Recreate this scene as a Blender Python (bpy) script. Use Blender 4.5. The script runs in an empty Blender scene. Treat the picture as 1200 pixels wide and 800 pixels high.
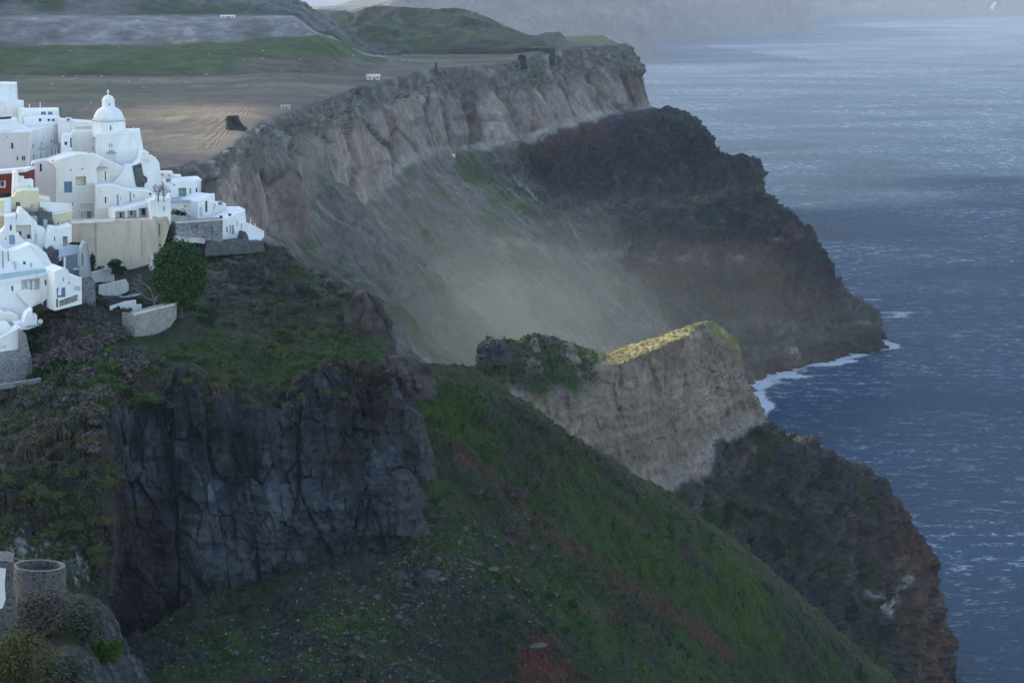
import bpy, bmesh, math, random
import numpy as np
from mathutils import Vector, Matrix
from mathutils.geometry import tessellate_polygon
from mathutils.bvhtree import BVHTree

rnd = random.Random(7)
SC = bpy.context.scene
COL = SC.collection
R = math.radians

# ------------------------------------------------------------------ camera
F = 2800.0                      # focal length in photo pixels (1200 wide)
H = 250.0
PITCH = math.atan(473.0 / F)
CAM = np.array([0.0, 0.0, H])
FW = np.array([0, math.cos(PITCH), -math.sin(PITCH)])
UPV = np.array([0, math.sin(PITCH), math.cos(PITCH)])
RT = np.array([1.0, 0, 0])
cd = bpy.data.cameras.new('camera')
cam = bpy.data.objects.new('camera', cd)
COL.objects.link(cam)
cam.location = (0, 0, H)
cam.rotation_euler = (math.pi / 2 - PITCH, 0, 0)
cd.sensor_width = 36.0
cd.lens = F / 1200 * 36.0
cd.clip_start = 1.0
cd.clip_end = 60000
SC.camera = cam


def ray(px, py):
    return FW + ((px - 600) * RT + (400 - py) * UPV) / F


def W(px, py, Y):
    """world point on the sight line of a photo pixel at ground distance Y"""
    d = ray(px, py)
    return CAM + d * (Y / d[1])


def WV(px, py, Y):
    return Vector(W(px, py, Y))


def yr(Y):
    return Y if Y <= 360 else 360 + (Y - 360) * 0.7


# ------------------------------------------------------------------ noise
_rs = np.random.RandomState(3)
_perm = _rs.permutation(256)
_perm = np.concatenate([_perm, _perm, _perm])
_g = _rs.normal(size=(256, 3))
_g /= np.linalg.norm(_g, axis=1)[:, None]
_gx, _gy, _gz = [np.ascontiguousarray(np.concatenate([_g[:, i]] * 3)).astype(np.float32) * 1.6 for i in range(3)]
_perm = _perm.astype(np.int32)


def perlin(p):
    p = np.asarray(p, np.float32)
    fl = np.floor(p)
    x, y, z = [np.ascontiguousarray((p - fl)[:, i]) for i in range(3)]
    ii = fl.astype(np.int32) & 255
    ix, iy, iz = [np.ascontiguousarray(ii[:, i]) for i in range(3)]
    wx, wy, wz = [t * t * t * (t * (t * 6 - 15) + 10) for t in (x, y, z)]
    res = []
    for dx in (0, 1):
        a = _perm[ix + dx] + iy
        X = x - dx
        ry = []
        for dy in (0, 1):
            b = _perm[a + dy] + iz
            Y = y - dy
            rz = []
            for dz in (0, 1):
                h = _perm[b + dz]
                rz.append(_gx[h] * X + _gy[h] * Y + _gz[h] * (z - dz))
            ry.append(rz[0] + wz * (rz[1] - rz[0]))
        res.append(ry[0] + wy * (ry[1] - ry[0]))
    return res[0] + wx * (res[1] - res[0])


def fbm(p, sc, oct=4, gain=0.5, off=0.0):
    p = p * np.asarray(sc) + off
    a, s, t = 1.0, 0, 0
    for i in range(oct):
        s = s + a * perlin(p)
        t += a
        p = p * 2.03 + 17.3
        a *= gain
    return s / t


def ridged(p, sc, oct=4, gain=0.5, off=0.0):
    p = p * np.asarray(sc) + off
    a, s, t = 1.0, 0, 0
    for i in range(oct):
        s = s + a * (1 - np.abs(perlin(p)) * 2)
        t += a
        p = p * 2.07 + 11.7
        a *= gain
    return s / t


def cells(q, seed=0):
    """2D jittered cells: three random numbers per cell, vector from its centre, distance to its edge"""
    q = np.asarray(q, np.float32)
    b = np.floor(q).astype(np.int32)
    n = len(q)
    d1 = np.full(n, 9e9, np.float32); d2 = d1.copy()
    hid = np.zeros(n, np.int32)
    vx = np.zeros(n, np.float32); vz = vx.copy()
    for i in (-1, 0, 1):
        for j in (-1, 0, 1):
            h = _perm[(_perm[(b[:, 0] + i + seed * 7) & 255] + ((b[:, 1] + j) & 255))]
            cx = b[:, 0] + i + .5 + (_perm[h + 31] / 255. - .5) * .85
            cz = b[:, 1] + j + .5 + (_perm[h + 97] / 255. - .5) * .85
            dx, dz = q[:, 0] - cx, q[:, 1] - cz
            d = dx * dx + dz * dz
            nw = d < d1
            d2 = np.where(nw, d1, np.minimum(d2, d))
            d1 = np.where(nw, d, d1)
            hid = np.where(nw, h, hid)
            vx = np.where(nw, dx, vx); vz = np.where(nw, dz, vz)
    r = [(_perm[hid + k] / 255. - .5) for k in (3, 61, 143)]
    return r, vx, vz, np.sqrt(d2) - np.sqrt(d1)


def facets(q, seed=0, tilt=1.2, crack=.6, cw=.10):
    r, vx, vz, e = cells(q, seed)
    return r[0] + tilt * (r[1] * vx + r[2] * vz) - crack * np.exp(-(e / cw) ** 2), e, r


def sstep(a, b, x):
    t = np.clip((x - a) / (b - a), 0, 1)
    return t * t * (3 - 2 * t)


def mixc(c, d, m):
    return c * (1 - m[:, None]) + np.asarray(d) * m[:, None]


# ------------------------------------------------------------------ tagging
def tag(o, label=None, cat=None, group=None, kind=None):
    if label: o['label'] = label
    if cat: o['category'] = cat
    if group: o['group'] = group
    if kind: o['kind'] = kind
    return o


def empty(name, loc, label, cat, group=None):
    o = bpy.data.objects.new(name, None)
    o.empty_display_size = 0.5
    COL.objects.link(o)
    o.location = loc
    return tag(o, label, cat, group)


def bm_obj(name, bm, mat, parent=None, loc=(0, 0, 0), smooth=False, recalc=True):
    if recalc: bmesh.ops.recalc_face_normals(bm, faces=bm.faces)
    me = bpy.data.meshes.new(name)
    bm.to_mesh(me)
    bm.free()
    if loc != (0, 0, 0):
        me.transform(Matrix.Translation(-Vector(loc)))
    me.materials.append(mat)
    if smooth:
        me.polygons.foreach_set('use_smooth', [True] * len(me.polygons))
    o = bpy.data.objects.new(name, me)
    COL.objects.link(o)
    if parent is not None:
        o.parent = parent
    else:
        o.location = loc
    return o


# ------------------------------------------------------------------ materials
def newmat(name):
    m = bpy.data.materials.new(name)
    m.use_nodes = True
    nt = m.node_tree
    b = nt.nodes['Principled BSDF']
    return m, nt, b


def N(nt, t, **kw):
    n = nt.nodes.new(t)
    for k, v in kw.items():
        if k in n.inputs: n.inputs[k].default_value = v
        else: setattr(n, k, v)
    return n


def mapped(nt, scale):
    tc = N(nt, 'ShaderNodeTexCoord')
    mp = N(nt, 'ShaderNodeMapping')
    mp.inputs['Scale'].default_value = scale if not isinstance(scale, (int, float)) else (scale,) * 3
    nt.links.new(tc.outputs['Object'], mp.inputs['Vector'])
    return mp.outputs['Vector']


def noise_node(nt, vec, scale=1.0, detail=6, rough=0.6, dist=0.0):
    n = N(nt, 'ShaderNodeTexNoise', Scale=scale, Detail=detail, Roughness=rough, Distortion=dist)
    nt.links.new(vec, n.inputs['Vector'])
    return n.outputs['Fac']


def ramp(nt, fac, stops):
    r = N(nt, 'ShaderNodeValToRGB')
    e = r.color_ramp.elements
    while len(e) < len(stops): e.new(0.5)
    for i, (p, c) in enumerate(stops):
        e[i].position = p
        e[i].color = (c, c, c, 1) if isinstance(c, (int, float)) else (*c, 1)
    nt.links.new(fac, r.inputs['Fac'])
    return r.outputs['Color']


def mixnode(nt, a, b, fac, mode='MIX'):
    m = N(nt, 'ShaderNodeMix', data_type='RGBA', blend_type=mode)
    for i, v in ((6, a), (7, b), (0, fac)):
        if isinstance(v, (int, float)): m.inputs[i].default_value = v
        elif isinstance(v, tuple): m.inputs[i].default_value = (*v, 1)
        else: nt.links.new(v, m.inputs[i])
    return m.outputs[2]


def terrain_mat(name, fine=1.0, bump=0.6, dist=0.4, vlo=0.55, vhi=1.45, stretch=(1, 1, 1), speck=0.0, mid=0.15):
    """vertex colour carries the ground cover; noise adds grain and relief"""
    m, nt, b = newmat(name)
    at = N(nt, 'ShaderNodeAttribute', attribute_name='Col')
    v = mapped(nt, stretch)
    n1 = noise_node(nt, v, fine, 8, 0.7)
    n2 = noise_node(nt, v, fine * mid, 6, 0.65, 0.6)
    g1 = ramp(nt, n1, [(0.25, vlo), (0.75, vhi)])
    g2 = ramp(nt, n2, [(0.3, 0.72), (0.7, 1.28)])
    c = mixnode(nt, at.outputs['Color'], g1, 1.0, 'MULTIPLY')
    c = mixnode(nt, c, g2, 1.0, 'MULTIPLY')
    if speck:
        vo = N(nt, 'ShaderNodeTexVoronoi', Scale=fine * 1.3)
        nt.links.new(v, vo.inputs['Vector'])
        s = ramp(nt, vo.outputs['Distance'], [(0.0, 1.0), (speck, 0.0)])
        c = mixnode(nt, c, (0.3, 0.29, 0.27), s)
    nt.links.new(c, b.inputs['Base Color'])
    b.inputs['Roughness'].default_value = 0.95
    b.inputs['Specular IOR Level'].default_value = 0.15
    bp = N(nt, 'ShaderNodeBump', Strength=bump, Distance=dist)
    add = N(nt, 'ShaderNodeMath', operation='ADD')
    nt.links.new(n1, add.inputs[0])
    nt.links.new(n2, add.inputs[1])
    nt.links.new(add.outputs[0], bp.inputs['Height'])
    nt.links.new(bp.outputs['Normal'], b.inputs['Normal'])
    return m


def plaster_mat(name, col, stain=(0.75, 0.7, 0.62), amt=0.3, scale=0.25, rough=0.85, streak=True, bump=0.15):
    m, nt, b = newmat(name)
    v = mapped(nt, (1, 1, 0.25 if streak else 1))
    n1 = noise_node(nt, v, scale, 8, 0.65, 0.4)
    n2 = noise_node(nt, mapped(nt, 1), scale * 7, 5, 0.6)
    f = ramp(nt, n1, [(0.45, 0.0), (0.75, amt)])
    c = mixnode(nt, tuple(col), tuple(a * s for a, s in zip(col, stain)), f)
    g = ramp(nt, n2, [(0.3, 0.93), (0.7, 1.05)])
    c = mixnode(nt, c, g, 1.0, 'MULTIPLY')
    nt.links.new(c, b.inputs['Base Color'])
    b.inputs['Roughness'].default_value = rough
    b.inputs['Specular IOR Level'].default_value = 0.2
    bp = N(nt, 'ShaderNodeBump', Strength=bump, Distance=0.08)
    nt.links.new(n2, bp.inputs['Height'])
    nt.links.new(bp.outputs['Normal'], b.inputs['Normal'])
    return m


def stone_mat(name, ca, cb, mortar, scale=2.0, edge=0.06, bump=0.8):
    m, nt, b = newmat(name)
    v = mapped(nt, (1, 1, 1.3))
    vo = N(nt, 'ShaderNodeTexVoronoi', Scale=scale, feature='F1')
    ve = N(nt, 'ShaderNodeTexVoronoi', Scale=scale, feature='DISTANCE_TO_EDGE')
    nt.links.new(v, vo.inputs['Vector'])
    nt.links.new(v, ve.inputs['Vector'])
    sep = N(nt, 'ShaderNodeSeparateColor')
    nt.links.new(vo.outputs['Color'], sep.inputs[0])
    c = mixnode(nt, tuple(ca), tuple(cb), sep.outputs[0])
    n2 = noise_node(nt, mapped(nt, 1), scale * 0.2, 6, 0.6)
    c = mixnode(nt, c, ramp(nt, n2, [(0.3, 0.7), (0.7, 1.25)]), 1.0, 'MULTIPLY')
    e = ramp(nt, ve.outputs['Distance'], [(edge * 0.4, 1.0), (edge, 0.0)])
    c = mixnode(nt, c, tuple(mortar), e)
    nt.links.new(c, b.inputs['Base Color'])
    b.inputs['Roughness'].default_value = 0.9
    bp = N(nt, 'ShaderNodeBump', Strength=bump, Distance=0.1)
    nt.links.new(ve.outputs['Distance'], bp.inputs['Height'])
    nt.links.new(bp.outputs['Normal'], b.inputs['Normal'])
    return m


def plain_mat(name, col, rough=0.7, var=0.2, scale=3.0, spec=0.3):
    m, nt, b = newmat(name)
    n = noise_node(nt, mapped(nt, 1), scale, 5, 0.6)
    c = mixnode(nt, tuple(col), ramp(nt, n, [(0.3, 1 - var), (0.7, 1 + var)]), 1.0, 'MULTIPLY')
    nt.links.new(c, b.inputs['Base Color'])
    b.inputs['Roughness'].default_value = rough
    b.inputs['Specular IOR Level'].default_value = spec
    return m


M = {}
M['white'] = plaster_mat('whitewash', (0.81, 0.79, 0.755), amt=0.75, scale=0.4)
M['white2'] = plaster_mat('whitewash_cool', (0.77, 0.765, 0.755), amt=0.7, scale=0.3)
M['cream'] = plaster_mat('whitewash_cream', (0.77, 0.72, 0.65), amt=0.6, scale=0.35)
M['pink'] = plaster_mat('whitewash_pink_and_shaded', (0.70, 0.63, 0.60), amt=0.45, scale=0.3)  # pink plaster; also paints the shaded left face of the corner house
M['yellow'] = plaster_mat('yellow_plaster', (0.70, 0.61, 0.40), amt=0.4, scale=0.4)
M['ochre'] = plaster_mat('ochre_plaster', (0.62, 0.47, 0.26), amt=0.4, scale=0.4)
M['red'] = plaster_mat('red_plaster', (0.20, 0.035, 0.032), amt=0.3, scale=0.5)
M['beige'] = plaster_mat('stained_beige_plaster', (0.62, 0.52, 0.41), stain=(0.62, 0.56, 0.48), amt=1.0, scale=0.3, bump=0.4)
M['greyw'] = plaster_mat('grey_plaster', (0.36, 0.36, 0.36), stain=(0.7, 0.7, 0.7), amt=0.6, scale=0.4)
M['slab'] = plaster_mat('grey_slab', (0.42, 0.45, 0.50), amt=0.4, scale=0.5, streak=False)
M['bluegrey'] = plaster_mat('blue_grey_plaster', (0.22, 0.25, 0.30), amt=0.5, scale=0.4)
M['stone'] = stone_mat('grey_rubble', (0.22, 0.21, 0.20), (0.12, 0.12, 0.125), (0.3, 0.29, 0.28), 1.6, 0.07)
M['darkstone'] = stone_mat('dark_lava_stone', (0.10, 0.10, 0.11), (0.05, 0.05, 0.055), (0.13, 0.125, 0.12), 1.6, 0.06)
M['block'] = stone_mat('block_wall', (0.27, 0.25, 0.22), (0.19, 0.175, 0.16), (0.32, 0.3, 0.28), 2.2, 0.05, 0.5)
M['lookout'] = stone_mat('lava_stones_in_mortar', (0.022, 0.022, 0.024), (0.09, 0.085, 0.08), (0.10, 0.094, 0.088), 3.6, 0.16, 0.7)
M['oldwhite'] = plaster_mat('worn_whitewash', (0.55, 0.54, 0.51), stain=(0.45, 0.44, 0.42), amt=0.9, scale=0.5)
M['glass'] = plain_mat('dark_glass', (0.035, 0.045, 0.06), 0.15, 0.3, 2, 0.5)
M['blueglass'] = plain_mat('blue_glass', (0.10, 0.17, 0.30), 0.2, 0.2, 2, 0.5)
M['paleglass'] = plain_mat('pale_glass', (0.38, 0.50, 0.50), 0.2, 0.2, 2, 0.5)
M['frame'] = plain_mat('white_frame', (0.66, 0.68, 0.70), 0.6, 0.05)
M['greyframe'] = plain_mat('grey_frame', (0.30, 0.34, 0.38), 0.6, 0.1)
M['bluedoor'] = plain_mat('blue_door', (0.20, 0.29, 0.42), 0.6, 0.1)
M['greydoor'] = plain_mat('grey_door', (0.40, 0.44, 0.47), 0.6, 0.1)
M['greendoor'] = plain_mat('pale_green_door', (0.5, 0.58, 0.54), 0.6, 0.1)
M['darkwood'] = plain_mat('dark_wood', (0.06, 0.05, 0.045), 0.8, 0.2)
M['metal'] = plain_mat('pale_metal', (0.62, 0.64, 0.66), 0.4, 0.05)
M['darkmetal'] = plain_mat('dark_metal', (0.08, 0.085, 0.09), 0.5, 0.1)
M['bark'] = plain_mat('bark', (0.09, 0.075, 0.06), 0.9, 0.3, 5)
M['palebark'] = plain_mat('pale_bark', (0.20, 0.18, 0.16), 0.9, 0.3, 5)


def leaf_mat(name, a, b_):
    m, nt, b = newmat(name)
    n = noise_node(nt, mapped(nt, 1), 1.6, 4, 0.7)
    c = mixnode(nt, tuple(a), tuple(b_), ramp(nt, n, [(0.35, 0.0), (0.65, 1.0)]))
    nt.links.new(c, b.inputs['Base Color'])
    b.inputs['Roughness'].default_value = 0.8
    b.inputs['Specular IOR Level'].default_value = 0.15
    return m


M['leafdark'] = leaf_mat('dark_leaves', (0.012, 0.032, 0.010), (0.030, 0.062, 0.020))
M['leaftree'] = leaf_mat('tree_leaves', (0.014, 0.040, 0.010), (0.040, 0.085, 0.020))
M['leafgreen'] = leaf_mat('green_leaves', (0.032, 0.068, 0.012), (0.066, 0.105, 0.022))
M['leafolive'] = leaf_mat('olive_leaves', (0.045, 0.052, 0.018), (0.085, 0.08, 0.030))
M['leafbrown'] = leaf_mat('brown_twigs', (0.060, 0.050, 0.046), (0.125, 0.102, 0.088))
M['leafgrey'] = leaf_mat('grey_green_leaves', (0.055, 0.062, 0.05), (0.09, 0.095, 0.075))
M['leafyellow'] = leaf_mat('yellow_flowers', (0.05, 0.075, 0.01), (0.26, 0.2, 0.01))
M['rockgrey'] = plain_mat('boulder_grey', (0.085, 0.078, 0.074), 0.9, 0.5, 1.2, 0.1)
M['rockdark'] = plain_mat('boulder_dark', (0.05, 0.048, 0.05), 0.9, 0.5, 1.2, 0.1)
M['rockbrown'] = plain_mat('outcrop_brown', (0.062, 0.050, 0.044), 0.95, 0.6, .45, 0.1)
M['rocktan'] = plain_mat('boulder_tan', (0.15, 0.12, 0.098), 0.9, 0.5, .5, 0.1)

# ------------------------------------------------------------------ terrain sheets
BVH = {}


def hermite(P, t, T):
    """P (k,...) at parameters t, evaluated at T with damped finite-difference tangents"""
    k = len(t)
    d = np.zeros_like(P)
    for i in range(k):
        if 0 < i < k - 1:
            a = (P[i] - P[i - 1]) / (t[i] - t[i - 1])
            b = (P[i + 1] - P[i]) / (t[i + 1] - t[i])
            s = np.where(a * b > 0, 2 * a * b / (a + b + 1e-12 * np.sign(a + b + 1e-30)), 0)
            d[i] = s
        elif i == 0:
            d[i] = (P[1] - P[0]) / (t[1] - t[0])
        else:
            d[i] = (P[i] - P[i - 1]) / (t[i] - t[i - 1])
    j = np.clip(np.searchsorted(t, T, side='right') - 1, 0, k - 2)
    h = t[j + 1] - t[j]
    s = (T - t[j]) / h
    sh = (len(T),) + (1,) * (P.ndim - 1)
    s = s.reshape(sh)
    h = h.reshape(sh)
    return ((2 * s**3 - 3 * s**2 + 1) * P[j] + (s**3 - 2 * s**2 + s) * h * d[j]
            + (-2 * s**3 + 3 * s**2) * P[j + 1] + (s**3 - s**2) * h * d[j + 1])


def to_px(P):
    d = P - CAM
    z = d @ FW
    return np.stack([600 + F * (d @ RT) / z, 400 - F * (d @ UPV) / z], -1)


def sheet(name, G, step, disp, colour, mat, label=None, cat=None, kind='structure', bvh=True, maxn=420, minn=24, smooth=False):
    """G: rows x columns of world points; a smooth surface through them, roughened by disp, coloured per vertex"""
    G = np.array(G, float)
    px = to_px(G)
    du = np.linalg.norm(np.diff(px, axis=1), axis=2).mean(0) + 2
    dv = np.linalg.norm(np.diff(px, axis=0), axis=2).mean(1) + 2
    tu = np.concatenate([[0], np.cumsum(du)])
    tv = np.concatenate([[0], np.cumsum(dv)])
    nu = int(np.clip(tu[-1] / step, minn, maxn))
    nv = int(np.clip(tv[-1] / step, minn, maxn))
    U = np.linspace(0, tu[-1], nu)
    V = np.linspace(0, tv[-1], nv)
    A = hermite(G, tv, V)                       # nv x cols x 3
    A = hermite(np.swapaxes(A, 0, 1), tu, U)    # nu x nv x 3
    A = np.swapaxes(A, 0, 1)
    # row index / column index as fractional control indices
    vi = np.interp(V, tv, np.arange(len(tv)))
    ui = np.interp(U, tu, np.arange(len(tu)))
    UU, VV = np.meshgrid(ui, vi)
    e1 = np.gradient(A, axis=1)
    e2 = np.gradient(A, axis=0)
    n = np.cross(e1, e2)
    n /= np.linalg.norm(n, axis=2)[:, :, None] + 1e-9
    mid = n[nv // 2, nu // 2]
    if np.dot(n.reshape(-1, 3).mean(0), CAM - A.reshape(-1, 3).mean(0)) < 0: n = -n
    P = A.reshape(-1, 3)
    NN = n.reshape(-1, 3)
    u = UU.reshape(-1)
    v = VV.reshape(-1)
    P2 = disp(P, NN, u, v) if disp else P
    A2 = P2.reshape(nv, nu, 3)
    n2 = np.cross(np.gradient(A2, axis=1), np.gradient(A2, axis=0))
    n2 /= np.linalg.norm(n2, axis=2)[:, :, None] + 1e-9
    n2 = n2.reshape(-1, 3)
    n2 *= np.sign((n2 * NN).sum(1))[:, None]
    C = np.clip(colour(P2, n2, u, v), 0.004, 0.9)
    me = bpy.data.meshes.new(name)
    idx = np.arange(nu * nv).reshape(nv, nu)
    q = np.stack([idx[:-1, :-1], idx[:-1, 1:], idx[1:, 1:], idx[1:, :-1]], -1).reshape(-1, 4)
    me.vertices.add(len(P2))
    me.vertices.foreach_set('co', P2.astype(np.float32).ravel())
    me.loops.add(q.size)
    me.loops.foreach_set('vertex_index', q.astype(np.int32).ravel())
    me.polygons.add(len(q))
    me.polygons.foreach_set('loop_start', np.arange(0, q.size, 4, dtype=np.int32))
    me.polygons.foreach_set('loop_total', np.full(len(q), 4, dtype=np.int32))
    me.polygons.foreach_set('use_smooth', np.full(len(q), bool(smooth)))
    me.update(calc_edges=True)
    at = me.color_attributes.new('Col', 'FLOAT_COLOR', 'POINT')
    at.data.foreach_set('color', np.concatenate([C, np.ones((len(C), 1))], 1).astype(np.float32).ravel())
    me.materials.append(mat)
    o = bpy.data.objects.new(name, me)
    COL.objects.link(o)
    tag(o, label, cat, None, kind)
    if bvh:
        BVH[name] = BVHTree.FromPolygons([tuple(p) for p in P2.tolist()], q.tolist())
    return o


def ground_hit(px, py, names):
    best = None
    d = Vector(ray(px, py)).normalized()
    for nme in names:
        h = BVH[nme].ray_cast(Vector(CAM), d)
        if h[0] is not None and (best is None or h[3] < best[1][3]):
            best = (nme, h)
    return best and (best[1][0], best[1][1], best[0])


def rows(*rs, f=None):
    return [[W(x, y, (f(Y) if f else Y)) for (x, y, Y) in r] for r in rs]


def shift(row, d):
    return [p + np.array(d, float) for p in row]


GRASS = np.array((0.034, 0.062, 0.013))
GRASSL = np.array((0.054, 0.092, 0.016))
DRY = np.array((0.105, 0.088, 0.045))
LAVA = np.array((0.036, 0.039, 0.047))
LAVAL = np.array((0.085, 0.095, 0.115))
TAN = np.array((0.262, 0.196, 0.152))
PINK = np.array((0.225, 0.175, 0.146))
PUMICE = np.array((0.42, 0.40, 0.37))
SCREE = np.array((0.125, 0.108, 0.095))
DARKR = np.array((0.050, 0.046, 0.046))
REDR = np.array((0.105, 0.048, 0.038))
SOIL = np.array((0.125, 0.100, 0.082))


def on(P, px, py, Y):
    """the place on this surface nearest to a sight line"""
    q = to_px(P)
    d = np.hypot(q[:, 0] - px, q[:, 1] - py)
    ok = np.where(d < max(6.0, d.min() + 1))[0]
    return P[ok[np.argmin(P[ok, 1])]]


def blob(P, px, py, Y, r, rough=0.5, sc=None):
    """soft irregular patch of ground round a place"""
    c = on(P, px, py, Y)
    d = np.linalg.norm((P - c) * np.array([1, 0.6, 1]), axis=1) / r
    return sstep(1.25, 0.6, d + fbm(P, sc or (2.2 / r,) * 3, 4) * rough * 2)


def near_line(P, pts):
    """distance from each vertex to a polyline in space"""
    best = np.full(len(P), 1e9)
    pts = [np.array(p) for p in pts]
    for a, b in zip(pts[:-1], pts[1:]):
        ab = b - a
        t = np.clip(((P - a) @ ab) / (ab @ ab), 0, 1)
        best = np.minimum(best, np.linalg.norm(P - a - t[:, None] * ab, axis=1))
    return best


def up(n):
    return np.abs(n[:, 2])
HAZE = 0.00004
EXPO = 1.8
DUST = [(538, 424, 880, (34, 60, 26), .0042, 1), (552, 412, 905, (60, 90, 32), .0016, 2), (585, 398, 940, (80, 95, 38), .0007, 3), (640, 383, 970, (105, 110, 44), .0004, 5), (690, 370, 1020, (115, 120, 50), .0003, 6), (490, 365, 930, (80, 100, 48), .0006, 7), (430, 330, 930, (80, 80, 50), .0004, 8)]
# ================================================================== SETTING
MT_near = terrain_mat('hill_ground', fine=0.9, bump=0.9, dist=0.6, vlo=0.45, vhi=1.6)
MT_cliff = terrain_mat('lava_cliff', fine=0.55, bump=1.0, dist=0.9, vlo=0.5, vhi=1.5, stretch=(1, 1, 0.55))
MT_grass = terrain_mat('grass_slope', fine=1.6, bump=1.0, dist=0.5, vlo=0.45, vhi=1.55)
MT_mid = terrain_mat('mid_headland', fine=0.45, bump=0.9, dist=0.9, vlo=0.5, vhi=1.5)
MT_far = terrain_mat('far_headland', fine=0.22, bump=0.9, dist=1.6, vlo=0.5, vhi=1.55)
MT_plat = terrain_mat('plateau_ground', fine=0.16, bump=0.7, dist=1.0, vlo=0.5, vhi=1.5, stretch=(0.5, 1, 1))



def flank(name, G, disp, colour, mat, dxs, dz=.05):
    """the same ground carried on to the left, outside the picture"""
    H_ = [[r[0] + np.array([-d, d * .05, d * dz]) for d in dxs[::-1]] + [r[0]] for r in G]
    sheet(name, H_, 6.0, (lambda P, n, u, v: disp(P, n, u * 0, v)), (lambda P, n, u, v: colour(P, n, u * 0, v)), mat, bvh=False, maxn=200)

# ---- the village hill and the dark lava cliff below it
rT = [(-80,150,562),(0,160,542),(60,182,528),(110,205,518),(140,222,510),(180,248,497),(215,268,486),(255,283,482),(312,286,480),(345,303,474),(393,341,466),(448,373,458),(444,385,500)]
r1 = [(-80,300,452),(0,300,452),(60,295,464),(115,300,472),(145,303,474),(185,306,475),(220,302,473),(260,304,466),(305,315,460),(345,335,454),(400,362,446),(456,394,440),(452,412,480)]
r1b = [(-80,365,425),(0,365,425),(56,345,430),(108,324,449),(148,320,453),(183,310,456),(218,314,455),(262,328,453),(310,345,446),(350,364,440),(402,382,434),(455,404,428),(454,418,470)]
r2 = [(-80,440,390),(0,445,392),(45,420,396),(105,378,404),(145,392,404),(180,394,404),(215,380,407),(265,372,424),(315,382,424),(355,393,420),(410,405,414),(452,420,408),(458,428,450)]
r3 = [(-80,520,352),(0,500,358),(55,470,366),(115,440,374),(145,435,378),(180,432,380),(215,425,384),(265,432,386),(315,438,388),(350,425,392),(405,424,392),(452,427,388),(462,440,430)]
r4 = [(-80,610,318),(0,575,325),(65,535,335),(118,505,340),(140,490,360),(180,466,364),(212,448,368),(260,474,366),(312,492,364),(346,450,372),(402,434,378),(457,436,378),(474,455,420)]
r5 = [(-80,680,308),(0,640,316),(65,610,325),(118,580,331),(138,575,352),(180,560,357),(212,550,360),(260,560,360),(312,565,359),(346,540,365),(402,520,371),(468,515,372),(486,525,415)]
r6 = [(-80,740,300),(0,700,308),(65,685,316),(120,670,323),(134,660,348),(180,650,352),(212,640,354),(260,640,355),(312,632,356),(346,615,359),(402,600,365),(467,595,366),(486,590,410)]
r7 = [(-80,830,290),(0,800,298),(65,780,305),(124,775,312),(140,750,342),(185,738,346),(225,724,349),(270,712,351),(312,702,352),(350,688,354),(402,670,358),(458,650,362),(480,650,405)]
G = rows(rT, r1, r1b, r2, r3, r4, r5, r6, r7, f=yr)
G = [shift(G[0], (0, 60, -40)), shift(G[0], (0, 14, -3))] + G + [shift(G[-1], (0, -2, -12))]
# rows now: 0 back, 1 behind, 2 crest, 3, 4 village foot, 5 slope, 6 edge, 7, 8, 9 foot, 10 buried


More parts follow.
